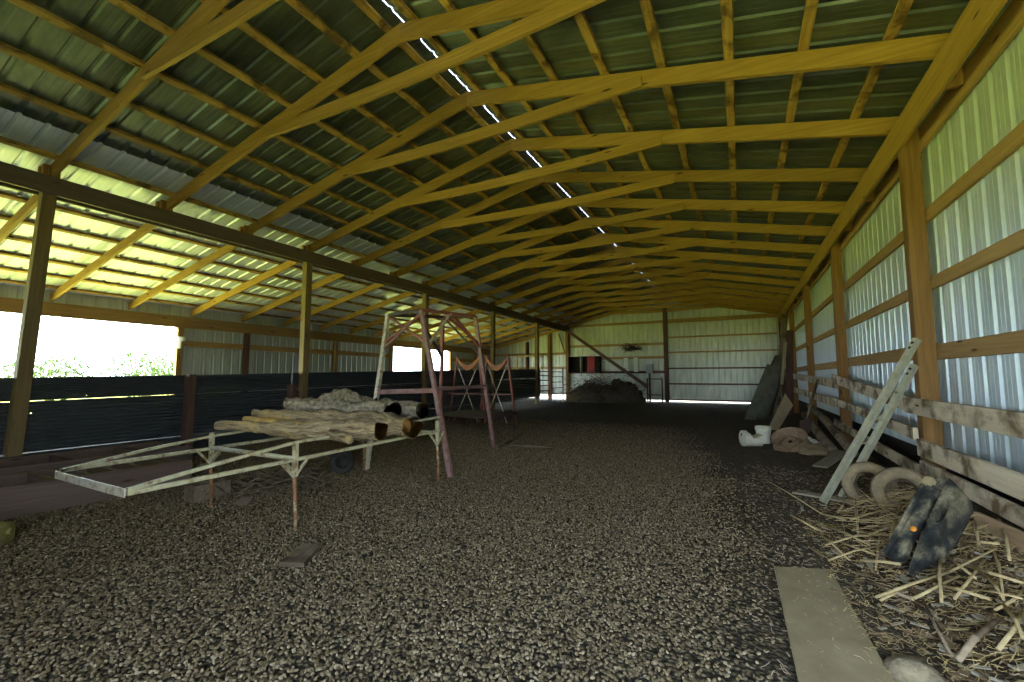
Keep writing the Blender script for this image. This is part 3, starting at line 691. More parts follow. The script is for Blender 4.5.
# ------------------------------------------------------------------ steel tower behind the logs
tw=Thing('steel_tower','tall faded red and cream steel tower frame straddling the end of the logs','tower',(-3.9,5.2,0))
TRt,TLt,BRt,BLt=Vector((-3.82,4.6,2.06)),Vector((-4.417,4.6,2.03)),Vector((-3.84,6.0,2.15)),Vector((-4.5,6.0,2.18))
TRb,TLb,BRb,BLb=Vector((-3.0,4.19,0)),Vector((-4.16,4.02,0)),Vector((-3.637,6.28,0)),Vector((-4.75,6.3,0))
def B(n,a,b_,w,h,m,up=(0,1,0)): return tw.part(n,MB().bar(a,b_,w,h,up,.003),M[m])
for a,b_,m in ((TRt,TRb,'pinksteel'),(TLt,TLb,'palesteel'),(BRt,BRb,'pinksteel'),(BLt,BLb,'redsteel')): B('leg',a,b_,.055,.05,m)
B('top_rail',TRt,TLt,.04,.045,'darksteel',(0,0,1)); B('top_rail',TRt,BRt,.04,.045,'redsteel',(0,0,1)); B('top_rail',BRt,BLt,.04,.045,'darksteel',(0,0,1)); B('top_rail',TLt,BLt,.04,.045,'darksteel',(0,0,1))
at=lambda p,q,z: p.lerp(q,(p.z-z)/(p.z-q.z))
B('crossbar',at(TRt,TRb,.98),at(TLt,TLb,.95),.045,.06,'pinksteel',(0,0,1))
B('crossbar',at(TRt,TRb,1.0),at(BRt,BRb,1.0),.045,.05,'pinksteel',(0,0,1))
B('brace',TLt-Vector((0,0,.02)),at(TRt,TRb,1.60),.03,.035,'redsteel'); B('brace',at(TRt,TRb,2.0),at(TLt,TLb,1.62),.03,.035,'redsteel'); B('brace',at(TRt,TRb,2.02),at(TLt,TLb,1.53),.03,.035,'pinksteel')
mid=TRt.lerp(BRt,.5)
B('brace',mid,at(TRt,TRb,1.55),.03,.035,'palesteel',(1,0,0)); B('brace',mid,at(BRt,BRb,1.65),.045,.04,'redsteel',(1,0,0)); B('brace',mid-Vector((0,.12,.05)),at(BRt,BRb,1.70),.03,.03,'redsteel',(1,0,0))
B('brace',BLt,at(BRt,BRb,1.5),.03,.03,'darksteel'); B('brace',TLt.lerp(BLt,.5),at(BLt,BLb,1.5),.04,.04,'darksteel',(1,0,0))
B('diagonal_rod',at(TRt,TRb,.35),at(BRt,BRb,1.0),.012,.012,'palesteel',(1,0,0)) if False else None

# two saddle-topped cradle stands behind the tower
def cradle(xl,xm,xr,y,zt,zm,label,lm,xc,zbase):
    c=Thing('cradle_stand',label,'stand',(xm,y,0),'saddle-topped stands behind the tower')
    N_=14; up=[];dn=[]
    for q in range(N_+1):
        s=-1+2*q/N_; x=xm+(xr-xl)/2*s; z=zm+(zt-zm)*(abs(s)**2.0)
        up.append((x,z)); dn.append((x,z-.10-.06*(1-abs(s))+.02))
    c.part('saddle',MB().prism(up+dn[::-1],(0,y+.03,0),(1,0,0),(0,0,1),.06),M['orangesteel'])
    sp=.12
    c.part('leg',MB().bar((xl+.03,y,zt-.02),(xl-sp,y-.12,0),.045,.05,(0,1,0),.003),M[lm])
    c.part('leg',MB().bar((xr-.03,y,zt-.02),(xr+sp+.12,y-.1,0),.045,.05,(0,1,0),.003),M[lm])
    c.part('cross_rod',MB().tube([(xl+.08,y,zm-.08),(xr-.02,y-.06,.02)],.016,6),M['palesteel'])
    c.part('cross_rod',MB().tube([(xr-.08,y-.04,zm-.1),(xl+.02,y-.1,.02)],.016,6),M['palesteel'])
    c.part('spreader',MB().bar((xl-.06,y-.25,.72),(xr+.1,y-.05,.72),.03,.04,(0,0,1),.003),M['pinksteel'])
cradle(-6.66,-6.29,-5.93,9.5,1.72,1.46,'orange saddle-topped steel stand directly behind the tower leg','redsteel',0,0)
cradle(-5.74,-5.42,-5.08,9.5,1.70,1.44,'red legged saddle-topped stand in front of the partition end','redsteel',0,0)
bx=Thing('low_steel_table','low dark steel table in shadow under the saddle stands','table',(-4.9,7.9,0))
bx.part('top',MB().box((-5.6,7.3,.34),(-4.3,8.4,.40)),M['darksteel'])
for x in (-5.55,-4.35):
    for y in (7.35,8.35): bx.part('leg',MB().box((x-.02,y-.02,0),(x+.02,y+.02,.338)),M['darksteel'])

# ------------------------------------------------------------------ far end: gate, shelves, boards, junk
g=Thing('farm_gate','dark red tubular farm gate closing the gap at the partition end','gate',(-7.95,18.6,0))
for z in (.30,.52,.76,1.0,1.22,1.40): g.part('gate_bar',MB().box((-8.0,17.66,z-.022),(-7.955,18.98,z+.022)),M['redsteel'])
for y in (17.66,18.94): g.part('upright',MB().box((-8.005,y,.10),(-7.95,y+.05,1.46)),M['redsteel'])
g=Thing('farm_gate','thin dark wire gate standing between the red gate and the black shelves','gate',(-7.9,20.2,0))
for z in (.35,.62,.90,1.16,1.40): g.part('gate_bar',MB().tube([(-7.93,19.12,z),(-7.93,20.6,z)],.018,6),M['darksteel'])
for y in (19.12,20.6): g.part('upright',MB().tube([(-7.93,y,.02),(-7.93,y,1.62)],.028,8),M['darksteel'])
f=Thing('pale_stall_frame','pale new lumber frame behind the partition near the far wall','frame',(-9.85,20.55,0))
f.part('top_rail',MB().box((-10.55,20.5,2.20),(-9.0,20.56,2.30)),M['pale'])
for x in (-10.50,-9.42): f.part('upright',MB().box((x-.04,20.5,0),(x+.04,20.56,2.195)),M['pale'])
sh=Thing('wall_shelf','black open shelf box on the far wall left of the red door','shelf',(-7.25,20.7,1.35))
sh.part('back',MB().box((-7.60,20.86,1.36),(-6.68,20.9,2.16)),M['darkbox'])
for z in (1.36,2.13): sh.part('board',MB().box((-7.60,20.5,z),(-6.68,20.858,z+.03)),M['darkbox'])
for x in (-7.60,-6.98,-6.71): sh.part('side',MB().box((x,20.5,1.392),(x+.03,20.858,2.128)),M['palesteel'] if x==-6.98 else M['darkbox'])
cbn=Thing('wall_cabinet','dark wall cabinet with an open red door on the far wall','cabinet',(-6.4,20.7,1.35))
cbn.part('body',MB().box((-6.66,20.5,1.36),(-6.02,20.9,2.16)),M['darkbox'])
cbn.part('door',MB().box((-6.60,20.46,1.37),(-6.24,20.495,2.15)),M['redpaint'],label='red door')
for x,lab in ((-4.80,'left one of two upright white boards standing on the far wall ledge'),(-4.34,'second upright white board on the far wall ledge, nearer the grey box')):
    tag(MB().box((x-.10,20.78,1.385),(x+.10,20.82,2.06)).build('white_board',M['whitepaint']),lab,'board')
tag(MB().box((-6.0,20.6,1.34),(-3.85,20.88,1.38)).build('ledge_board',M['darkbox']),'dark ledge along the far wall under the white boards','ledge')
e=Thing('junction_box','grey metal electrical box on a post at the far wall','box',(-3.7,20.7,0))
e.part('case',MB().box((-3.86,20.66,1.33),(-3.56,20.80,1.74),.012),M['greymetal']); e.part('stand',MB().box((-3.75,20.70,0),(-3.67,20.76,1.328)),M['darksteel'])
r=Thing('pipe_rack','thin steel pipe rack in front of the far middle post','rack',(-3.3,20.3,0))
for x in (-3.74,-3.10): r.part('upright',MB().tube([(x,20.3,0),(x,20.3,1.1)],.03,8),M['darksteel'])
for z in (.35,1.06): r.part('crossbar',MB().tube([(-3.74,20.3,z),(-3.10,20.3,z)],.022,8),M['darksteel'])
r.part('hook_knob',MB().lathe([(.001,-.06),(.05,-.03),(.06,0),(.05,.03),(.001,.06)],(-3.10,20.3,1.12),(0,0,1),12),M['palesteel'],True)
def tangle(name,label,cat,c,rad,n,mat,r=.008,seed=1,blob=None):
    rng=random.Random(seed); mb=MB(); c=Vector(c)
    for k in range(n):
        a=rng.uniform(0,2*PI); p=c+Vector((rng.gauss(0,.42)*rad[0],rng.gauss(0,.42)*rad[1],abs(rng.gauss(.0,.45))*rad[2]))
        d=Vector((math.cos(a),math.sin(a),rng.uniform(-.35,.5)))*rng.uniform(.15,.38); q=p+d; m=(p+q)/2+Vector((rng.uniform(-.06,.06),rng.uniform(-.06,.06),rng.uniform(0,.08)))
        for s in (p,m,q): s.z=max(s.z,.01); s.y=min(s.y,20.86)
        mb.tube([p,m,q],r*rng.uniform(.6,1.4),4)
    return tag(mb.build(name,M[mat]),label,cat,kind='stuff')
def mound(name,label,c,rad,mat,seed,kind='thing'):
    mb=MB(); R_=40; H=14; c=Vector(c); rings=[]
    for i in range(H+1):
        t=i/H; z=math.sin(t*PI/2); rr=math.cos(t*PI/2)
        ring=[]
        for k in range(R_):
            a=2*PI*k/R_; q=Vector((math.cos(a)*rr,math.sin(a)*rr,z)); s=1+.30*noise.noise(q*2.2+Vector((seed,0,0)))+.2*noise.noise(q*6+Vector((seed,0,0)))+.12*noise.noise(q*15+Vector((seed,0,0)))
            ring.append(c+Vector((q.x*rad[0]*s,q.y*rad[1]*s,max(q.z*rad[2]*s,0)-.01)))
        rings.append(ring)
    mb.loft(rings)
    return mb.build(name,M[mat],smooth=True)
tag(mound('brush_heap','',(-6.35,19.75,0),(1.0,.6,.78),'brush',3),'dark heap of dry brush below the red cabinet door','heap')
tag(mound('brush_heap','',(-4.75,19.7,0),(.95,.6,.92),'brush',9),'dark heap of dry brush below the white boards','heap')
tangle('brush_twigs','dry twigs sticking out of the dark brush heaps at the far wall','twigs',(-5.7,19.45,.3),(1.8,.5,.95),620,'twig',.008,4)
tangle('pale_twigs','bleached twigs at the front of the far brush heap','twigs',(-6.9,19.0,.02),(.5,.4,.5),90,'straw',.006,5)
tangle('stick_litter','dark broken sticks on the ground under the logs','sticks',(-4.35,2.95,.01),(.45,.5,.12),70,'twig',.008,8)
tangle('wire_bundle','tangle of dark wire hanging high on the far wall','wire',(-4.55,20.72,2.38),(.33,.04,.26),90,'darksteel',.012,6)

# ------------------------------------------------------------------ right side clutter
# ladder-like pair of galvanised channels
ld=Thing('steel_ladder','two-rail galvanised steel ladder leaning on the first right post','ladder',(.8,5.0,0))
a0,a1=Vector((.60,4.86,.03)),Vector((1.40,5.10,1.50)); b0,b1=Vector((.78,5.12,.03)),Vector((1.41,5.25,1.27))
def channel(p,q,w=.044,dp=.05,tk=.005):
    p,q=Vector(p),Vector(q); d=(q-p).normalized(); s=Vector((.62,-.74,0)); s=(s-d*s.dot(d)).normalized(); u=s.cross(d).normalized()
    pf=[(-w/2,0),(w/2,0),(w/2,-dp),(w/2-tk,-dp),(w/2-tk,-tk),(-w/2+tk,-tk),(-w/2+tk,-dp),(-w/2,-dp)]
    mb=MB(); mb.loft([[p+s*x+u*y for x,y in pf],[q+s*x+u*y for x,y in pf]],caps=False)
    return mb,s,u,d
for p,q in ((a0,a1),(b0,b1)):
    mb,s,u,d=channel(p,q); rl=ld.part('rail',mb,M['alu'])
    for t in (.05,.10): ld.part('bolt_hole',MB().lathe([(.001,.001),(.013,.001),(.014,-.002)],q-d*t,u,12),M['darkbox'],under=rl,label='dark bolt hole')
for t in (.2,.36,.52,.7): ld.part('rung_bracket',MB().bar(a0.lerp(a1,t),b0.lerp(b1,t*1.12),.03,.012,(0,0,1),.002),M['alu'])
# tyres
def tyre(c,ax,R,label,r_in=.55):
    prof=[(R*r_in,-.05),(R*.70,-.075),(R*.88,-.08),(R*.97,-.06),(R,-.025),(R,.025),(R*.97,.06),(R*.88,.08),(R*.70,.075),(R*r_in,.05),(R*r_in*.97,.035),(R*.66,.055),(R*.9,.05),(R*.93,0),(R*.9,-.05),(R*.66,-.055),(R*r_in*.97,-.035)]
    t=Thing('tyre',label,'tyre',(c[0],c[1],0))
    t.part('casing',MB().lathe(prof,c,ax,36,closed=True),M['rubber'],True,sharp=40)
tyre((1.135,4.68,.205),(-.42,-.80,.40),.205,'dusty tyre half buried in stalks, in front of the other tyre')
tyre((.985,5.02,.185),(-.50,-.82,.26),.20,'dusty tyre leaning behind the front tyre near the ladder foot')

# moulded plastic bumper piece
bu=Thing('plastic_bumper','muddy blue black moulded plastic vehicle bumper propped up in the debris heap','bumper',(.95,3.5,.05))
BO=Vector((1.005,3.598,.508)); BL=Vector((-.501,-.445,-.743)).normalized(); BW=Vector((.669,-.743,-.006)).normalized(); BD=Vector((-.55,-.5,.67)).normalized()
def bpart(name,outline,h0,depth,mat,hole=(),label=None,bev=.012):
    BW_=BD.cross(BL)                       # keeps the frame right handed: BL x BW_ = BD
    sg=1 if BW_.dot(BW)>0 else -1
    ol=[(l,sg*w_) for l,w_ in outline]; hs=[[(l,sg*w_) for l,w_ in h] for h in hole]
    if sg<0: ol=ol[::-1]
    o=bu.part(name,MB().prism(ol,BO+BD*h0,BL,BW_,depth,hs),M[mat],label=label)
    if bev:
        b=o.modifiers.new('round','BEVEL'); b.width=bev; b.segments=3; b.limit_method='ANGLE'; b.angle_limit=math.radians(40)
    return o
bpart('left_arm',[(-.0,-.012),(.552,-.012),(.54,.03),(.52,.056),(.385,.048),(.02,.046)],-.05,.05,'bumper',bev=.007)
bpart('side_lip',[(.03,-.030),(.535,-.030),(.55,-.0125),(.03,-.0125)],-.12,.14,'bumper',bev=.005)
bpart('valley',[(.0,.03),(.36,.03),(.40,.10),(.0,.10)],-.125,.025,'bumper',bev=.004)
oval=[(.172+.082*math.cos(2*PI*k/24),.121+.024*math.sin(2*PI*k/24)+.006*math.cos(2*PI*k/24)) for k in range(24)]
bpart('right_arm',[(-.045,.05),(-.054,.081),(-.012,.132),(.047,.160),(.33,.152),(.60,.128),(.59,.112),(.40,.090),(.2,.082),(-.02,.070)],-.145,.145,'bumper',[oval],'arm with an oval opening',.009)
bpart('opening_shade',[(.06,.08),(.27,.08),(.27,.148),(.06,.148)],-.165,.019,'darkbox',bev=0)  # near-black plate paints the shade inside the oval opening
bpart('top_cap',[(-.058,.012),(-.05,.062),(.03,.066),(.03,-.008),(-.01,-.012)],-.12,.10,'bumper',bev=.010)
bpart('end_block',[(-.025,-.028),(.028,-.028),(.028,.018),(-.025,.018)],-.05,.075,'mudboard',label='pale muddy end block',bev=.008)
bu.part('reflector',MB().lathe([(.001,.010),(.010,.009),(.016,.003),(.017,-.004)],BO+BL*.332+BW*.040,BD,14),M['orange'],True,label='orange reflector')

# flat muddy board and loose planks
tag(MB().prism([(.135,3.10),(.425,3.21),(.46,2.17),(.47,1.55),(.145,1.55),(.148,2.0)],(0,0,.012),(1,0,0),(0,1,0),.014).build('flat_board',M['mudboard']),'large flat mud covered board lying on the dirt in front','board')
tag(MB().bar((1.32,3.95,.21),(1.35,3.2,.245),.03,.14,(0,0,1)).build('board',M['tan']),'tan board standing on edge in the debris at the right edge','board')
tag(MB().bar((.44,5.18,.02),(.90,4.86,.05),.12,.02,(0,0,1)).build('board',M['scrap']),'grey plank lying under the foot of the leaning ladder','board')
tag(MB().bar((.84,6.7,.03),(1.25,7.7,.10),.16,.022,(0,0,1)).build('board',M['scrap']),'weathered plank on the ground between ladder and wheel rim','board')
st=MB(); R_=14;rings=[]
for i in range(7):
    t=i/6; z=-.03+.10*t; rr=(1-t**2.2*.55)
    rings.append([Vector((.545+.105*rr*math.cos(2*PI*k/R_)*(1+.45*noise.noise(Vector((k*.9,i*.6,2)))),2.27+.085*rr*math.sin(2*PI*k/R_)*(1+.25*noise.noise(Vector((k*.7,i*.5,8)))),z+.03*noise.noise(Vector((k*1.3,i*.8,5))))) for k in range(R_)])
st.loft(rings); tag(st.build('stone',M['stone'],smooth=True),'rough flat stone beside the muddy board','stone')

# dumped white containers
bk=Thing('white_bucket','white plastic bucket standing behind the tipped white can','bucket',(.30,8.85,0))
bk.part('body',MB().lathe([(.10,0),(.125,.27),(.13,.27),(.13,.29),(.122,.29),(.118,.27),(.095,.012),(.001,.012)],(.32,8.85,0),(0,0,1),24),M['white'],True,sharp=40)
bk.part('rim_band',MB().lathe([(.127,.235),(.137,.238),(.137,.252),(.127,.256)],(.32,8.85,0),(0,0,1),24),M['white'],True,sharp=40)
cn=Thing('white_can','broken white plastic can tipped on its side by the dirt','can',(.15,8.35,0))
ax=Vector((.90,.40,0)).normalized(); o=Vector((-.02,8.24,.135))
mb=MB(); n=24
def ring(t,r,cut=0):
    out=[]
    s=ax.cross(Vector((0,0,1))).normalized()
    for k in range(n):
        a=2*PI*k/n; zz=math.sin(a)*r
        if cut and zz>r*cut: zz=r*cut+.01*math.sin(k*3.1)
        out.append(o+ax*t+s*math.cos(a)*r+Vector((0,0,zz)))
    return out
mb.loft([ring(0,.105),ring(.012,.13),ring(.07,.13),ring(.10,.13,.72),ring(.15,.128,.1),ring(.22,.128,.28),ring(.30,.128,.55)])
cn.part('body',mb,M['white'],True,sharp=40)
cn.part('spout_hole',MB().lathe([(.001,.002),(.02,.002),(.022,-.002)],o-ax*.001+Vector((0,0,.06)),-ax,12),M['darkbox'],label='dark spout hole')
rm=Thing('wheel_rim','rusty wheel rim with hub lying tilted on the dirt','rim',(.68,8.2,0))
rx=Vector((-.26,-.48,.84)).normalized(); rc=Vector((.66,8.2,.13))
rm.part('rim_ring',MB().lathe([(.245,-.07),(.26,-.07),(.235,-.02),(.222,.04),(.245,.085),(.26,.09),(.245,.10),(.205,.055),(.195,.0),(.185,-.05)],rc,rx,36,closed=True),M['rimrust'],True,sharp=35)
rm.part('disc',MB().lathe([(.192,-.05),(.16,-.05),(.145,-.015),(.115,-.015),(.10,.03),(.075,.035),(.07,.0),(.001,.0)],rc,rx,32),M['rimrust'],True,sharp=30,label='rusted disc with a raised hub ring')
rm.part('hub_hole',MB().lathe([(.001,.004),(.03,.004),(.031,-.004)],rc,rx,14),M['darkbox'],label='dark hub hole')
tag(mound('dirt_clod','',(.95,8.15,0),(.28,.3,.12),'mudboard',12),'pile of earth clods beside the rusty wheel rim','clod')
# leaning sheet, tarp roll, spade
lb=Vector((.50,11.15,.06)); 
tag(MB().prism([(0,0),(.24,.12),(.80,.56),(.60,.87)][:0] or [(0,0),(.16,-.10),(.56,.50),(.42,.77)],(.50,11.15,.03),(.9,.35,0),(0,.12,1),.015).build('leaning_board',M['tan'] if False else M['mudboard']),'tan board leaning by the white bucket in front of the dark roll','board')
ro=Thing('tarp_roll','large dark tarp roll leaning into the far right corner','roll',(.4,14,0))
ro.part('roll',MB().tube([(.35,13.9,.0),(.55,14.0,.5),(.80,14.1,1.1),(1.02,14.2,1.7)],[.30,.27,.21,.14],14,wob=.12),M['tarp'],True)
ro.part('fold',MB().prism([(0,0),(.28,-.02),(.80,1.5),(.66,1.55)],(.05,13.55,.0),(1,.1,0),(0,.25,1),.03),M['tarp'])
tag(MB().bar((.90,15.0,.0),(1.25,15.1,3.0),.16,.03,(0,1,0)).build('board',M['barkpole']),'tall dark plank leaning up the wall behind the tarp roll','board')
tag(MB().bar((.98,13.7,.95),(1.12,13.8,2.1),.08,.03,(0,1,0)).build('board',M['scrap']),'narrow pale plank leaning against the tarp roll','board')
tag(MB().bar((1.30,15.8,.0),(1.42,15.9,2.6),.20,.03,(0,1,0)).build('board',M['redpost']),'dark plank standing upright beyond the tarp roll','board')
sp=Thing('spade','old spade leaning against the far right rails behind the rim','spade',(1.0,9.4,0))
sp.part('handle',MB().tube([(1.02,9.5,.35),(1.30,10.0,1.10)],.022,8),M['barkpole'],True)
sp.part('blade',MB().prism([(-.10,0),(.10,0),(.09,.26),(.0,.33),(-.09,.26)],(1.02,9.5,.38),(.8,-.5,.2),(-.3,-.5,-.85),.01),M['darksteel'])
for k,(x,y,z) in enumerate(((1.02,9.2,.28),(1.08,9.05,.20),(1.18,8.9,.13))):
    mb=MB(); mb.lathe([(.001,-.03),(.05,-.012),(.07,.0),(.04,.025),(.001,.03)],(x,y,z-.13 if False else z*.25),(.3,-.5,.8),7)
    tag(mb.build('crumpled_paper',M['whitepaint']),['crumpled white paper nearest the spade','crumpled white paper between spade and poles','crumpled white paper under the rough poles'][k],'paper')

# straw and stalks
def place_strands(name,label,cat,n,reg,ln,rr,mat,seed,lift=.02):
    rng=random.Random(seed); mb=MB()
    x0,x1,y0,y1=reg
    for k in range(n):
        x=x0+(x1-x0)*math.sqrt(rng.random()) if seed%2 else rng.uniform(x0,x1); y=rng.uniform(y0,y1); a=rng.uniform(0,PI); l=rng.uniform(*ln)
        d=Vector((math.cos(a),math.sin(a),0))*l/2
        z=rng.uniform(.0,lift); p=Vector((x,y,0))-d; q=Vector((x,y,0))+d; m=Vector((x,y,0))+Vector((-d.y,d.x,0))*rng.uniform(-.08,.08)
        for s in (p,m,q): s.x=min(s.x,1.42); s.z=gz(s.x,s.y)+z+.008+rng.uniform(0,.02)
        mb.tube([p,m,q],rng.uniform(*rr),3)
    return tag(mb.build(name,M[mat]),label,cat,kind='stuff')
place_strands('straw','fine loose straw over the dirt along the right wall','straw',800,(.42,1.42,1.5,5.0),(.04,.15),(.0009,.002),'straw',3,.02)
place_strands('chaff','short brown chaff and bits scattered on the dirt','chaff',2400,(.0,1.4,1.5,6.5),(.012,.045),(.0012,.0026),'darkstalk',4,.008)
place_strands('straw_litter','coarse tangled straw in front of the tyres','straw',200,(.55,1.3,3.5,4.9),(.12,.3),(.0018,.0036),'stalk',5,.07)
def chips(name,label,n,reg,ln,mat,seed):
    rng=random.Random(seed); mb=MB(); x0,x1,y0,y1=reg
    for k in range(n):
        x=x0+(x1-x0)*math.sqrt(rng.random()); y=rng.uniform(y0,y1); a=rng.uniform(0,PI); l=rng.uniform(*ln); t=rng.uniform(-.25,.25)
        d=Vector((math.cos(a),math.sin(a),t))*l/2; c=Vector((min(x,1.38),y,0)); c.z=gz(c.x,y)+.012+abs(d.z)*.6
        mb.bar(c-d,c+d,l*rng.uniform(.15,.4),rng.uniform(.003,.012),(rng.uniform(-.4,.4),rng.uniform(-.4,.4),1),0)
    return tag(mb.build(name,M[mat]),label,'chips',kind='stuff')
chips('bark_chips','dark brown bark chips and clods over the debris heap',900,(.35,1.4,1.5,4.8),(.02,.09),'barkchip',21)
chips('wood_chips','paler broken wood chips over the debris heap',350,(.4,1.4,1.5,4.8),(.02,.09),'scrap',22)
place_strands('fine_chaff','pale bits of straw near the muddy board','chaff',2200,(.4,1.42,1.6,4.2),(.012,.05),(.0008,.0018),'straw',8,.02)
ST=[([0.18,5.66,0.03],[0.55,4.42,0.03]),([0.55,4.42,0.03],[0.68,4.27,0.04]),([0.67,4.5,0.04],[0.78,4.84,0.07]),([0.57,2.91,0.03],[0.94,3.19,0.12]),([0.94,3.19,0.12],[1.19,3.36,0.23]),([0.71,2.91,0.05],[0.96,3.13,0.13]),([0.98,3.43,0.14],[0.81,2.87,0.08]),([0.99,3.39,0.14],[1.0,3.07,0.15]),([1.02,3.21,0.16],[1.12,2.95,0.2]),([0.58,2.88,0.03],[0.72,3.04,0.05]),([0.53,4.11,0.03],[0.71,3.7,0.05]),([0.54,3.77,0.03],[0.7,3.52,0.05]),([0.71,4.27,0.05],[0.95,4.38,0.13]),([0.81,4.65,0.08],[1.15,4.79,0.21]),([0.84,4.79,0.09],[0.69,3.91,0.04]),([0.91,4.72,0.12],[0.99,4.07,0.14]),([0.46,3.63,0.03],[0.82,3.97,0.08]),([0.61,3.43,0.03],[0.78,3.35,0.07]),([0.85,4.07,0.09],[0.65,3.28,0.04]),([1.04,3.08,0.17],[1.01,2.83,0.15]),([1.21,3.49,0.23],[1.01,2.83,0.15]),([1.11,3.56,0.19],[1.22,3.41,0.24]),([1.27,3.84,0.25],[1.15,3.45,0.21]),([0.85,2.46,0.09],[1.03,2.72,0.16]),([0.75,2.9,0.06],[0.7,2.42,0.05]),([0.71,2.39,0.05],[0.92,2.66,0.12]),([0.99,2.78,0.15],[0.94,2.51,0.13]),([0.95,2.75,0.13],[1.1,2.89,0.19]),([0.57,3.12,0.03],[0.72,2.91,0.05]),([0.84,3.06,0.09],[0.97,2.84,0.14]),([0.44,3.94,0.03],[0.55,3.41,0.03]),([0.86,2.88,0.1],[1.1,3.25,0.19]),([0.32,4.27,0.03],[0.46,3.95,0.03]),([0.96,5.69,0.09],[0.94,4.7,0.12]),([0.79,5.02,0.07],[0.95,4.52,0.13]),([1.05,4.42,0.17],[0.83,3.76,0.08]),([0.75,3.89,0.06],[0.99,4.07,0.14]),([0.44,3.35,0.03],[0.78,3.68,0.07]),([0.97,2.94,0.14],[1.06,2.8,0.18]),([1.37,3.81,0.28],[1.18,3.21,0.22])]
special={0:'long thin pale stalk pointing out over the dirt past the ladder foot',3:'long pale stalk below the bumper pointing at the muddy board',25:'thick brown stick slanting in the straw near the stone',24:'bent brown stick in the chaff above the stone',6:'long stalk crossing under the pale one below the bumper'}
for k,(p,q) in enumerate(ST):
    p=Vector(p); q=Vector(q); m=(p+q)/2+Vector((random.uniform(-.012,.012),random.uniform(-.012,.012),.004))
    for s in (p,m,q): s.z=max(s.z,gz(s.x,s.y)+.015)
    r0=.012 if k==25 else .006 if k==0 else random.uniform(.0045,.0085)
    mb=MB(); mb.tube([p,p.lerp(m,.97),m,m.lerp(q,.03),q],[r0,r0,r0*1.25,r0,r0*.9],7)
    o=mb.build('dry_stalk',M['darkstalk'] if k in (24,25,28) else M['stalk'],smooth=True)
    if k in special: tag(o,special[k],'stalk')
    else: tag(o,'short pale dry stalk lying in the heap of debris by the right wall','stalk','dry stalks in the debris heap')

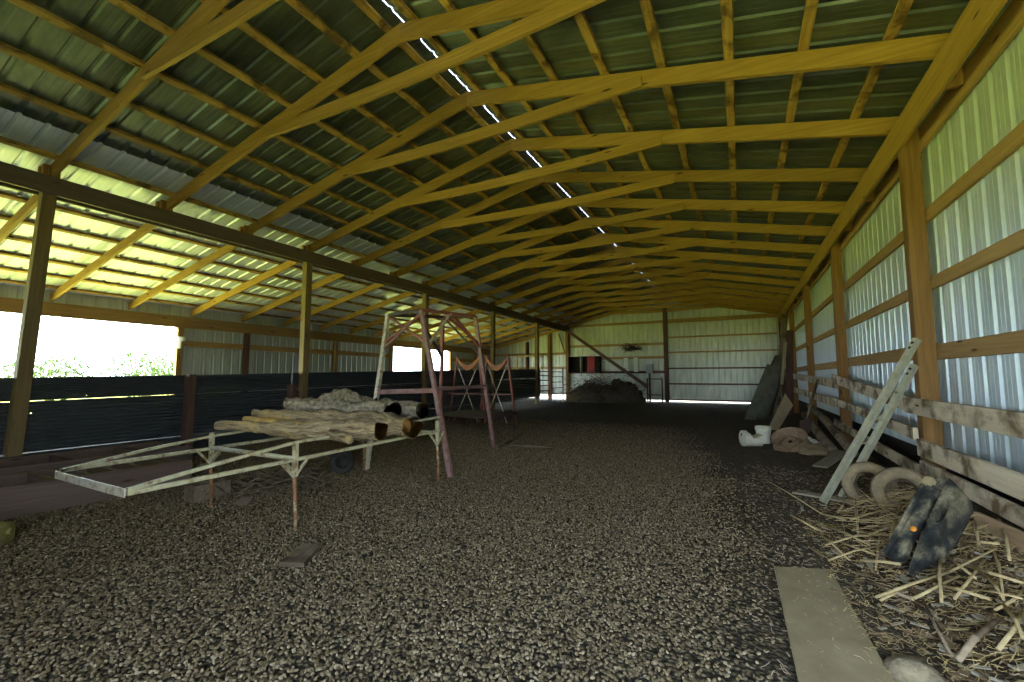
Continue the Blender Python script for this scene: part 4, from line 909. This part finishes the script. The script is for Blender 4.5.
# ------------------------------------------------------------------ outdoors
mb=MB(); mb.v=[(-70,-60,-.12),(60,-60,-.12),(60,80,-.12),(-70,80,-.12)]; mb.face((0,1,2,3),[(0,0),(1,0),(1,1),(0,1)])
tag(mb.build('lawn',M['grass']),'sunlit grass outside the barn openings','lawn',kind='structure')
mb=MB(); mb.v=[(-16,21.05,-.10),(6,21.05,-.10),(6,34,-.10),(-16,34,-.10)]; mb.face((0,1,2,3),[(0,0),(1,0),(1,1),(0,1)])
struct(mb.build('pale_glare_strip',M['concrete']))  # added pale ground so the far gaps look overexposed
def bush(c,rad,h,n,seed,label):
    rng=random.Random(seed); c=Vector(c); t=Thing('bush',label,'bush',c,'bushes outside the left opening')
    mb=MB()
    for k in range(5): 
        a=rng.uniform(0,6.28); mb.tube([c,c+Vector((math.cos(a)*rad*.3,math.sin(a)*rad*.3,h*.5)),c+Vector((math.cos(a)*rad*.6,math.sin(a)*rad*.6,h*.9))],[.05,.03,.012],5)
    t.part('stems',mb,M['darkstalk'])
    mb=MB()
    for k in range(n):
        d=Vector((rng.gauss(0,1),rng.gauss(0,1),rng.gauss(0,1))).normalized()*rng.random()**.4
        p=c+Vector((d.x*rad,d.y*rad,h*.55+d.z*h*.45)); s=rng.uniform(.05,.11)
        u=Vector((rng.gauss(0,1),rng.gauss(0,1),rng.gauss(0,1))).normalized(); w_=u.orthogonal().normalized()
        b0=len(mb.v); mb.v+=[tuple(p-u*s),tuple(p+w_*s*.45),tuple(p+u*s),tuple(p-w_*s*.45)]; mb.face((b0,b0+1,b0+2,b0+3),[(0,0),(1,0),(1,1),(0,1)])
    t.part('foliage',mb,M['leaf'])
for k,(x,y,r_,h) in enumerate(((-26,7.2,1.5,2.3),(-25,10.2,1.7,2.6),(-30,13.5,2.4,2.2),(-31,5.5,2.0,1.9),(-38,26,3.5,4.5))):
    bush((x,y,-.12),r_,h,1600,40+k,['leafy bush straight out through the bright left opening','taller leafy bush beside the first, seen through the left opening','low wide bush far out through the left opening','low bush near the edge of the left opening','large bush seen through the small windows'][k])

# ------------------------------------------------------------------ light, sky, camera
w=bpy.data.worlds.new('sky'); sc.world=w; w.use_nodes=True; nt=w.node_tree; bg=nt.nodes['Background']
tc=nt.nodes.new('ShaderNodeTexCoord'); sx=nt.nodes.new('ShaderNodeSeparateXYZ'); nt.links.new(tc.outputs['Generated'],sx.inputs[0])
nt.links.new(ramp(nt,sx.outputs[2],[(.0,(.76,.90,1.0)),(.5,(.58,.78,1.0))]),bg.inputs['Color']); bg.inputs['Strength'].default_value=3.7
sl=bpy.data.lights.new('sun','SUN'); sl.energy=7.0; sl.angle=math.radians(18); sl.color=(1.0,.94,.82)
so=bpy.data.objects.new('sun',sl); C.objects.link(so)
dvec=Vector((.55,.30,-.95)).normalized(); so.rotation_euler=dvec.to_track_quat('-Z','Y').to_euler(); so.location=(-20,-10,30)
cd=bpy.data.cameras.new('camera'); cam=bpy.data.objects.new('camera',cd); C.objects.link(cam); sc.camera=cam
cd.sensor_fit='HORIZONTAL'; cd.sensor_width=36.0; cd.lens=432.9/1024*36; cd.clip_start=.05; cd.clip_end=300
cam.location=(0,0,1.15); cam.rotation_euler=(PI/2+.0829,0,.4839)
sc.view_settings.view_transform='Standard'; sc.view_settings.look='None'; sc.view_settings.gamma=1.0; sc.view_settings.use_curve_mapping=False
sc.view_settings.exposure=2.38
cy=sc.cycles; cy.max_bounces=14; cy.diffuse_bounces=7; cy.glossy_bounces=5; cy.caustics_reflective=False; cy.caustics_refractive=False
cy.sample_clamp_indirect=6.0; cy.use_denoising=True
for o in bpy.data.objects:
    if '_w' in o: del o['_w']
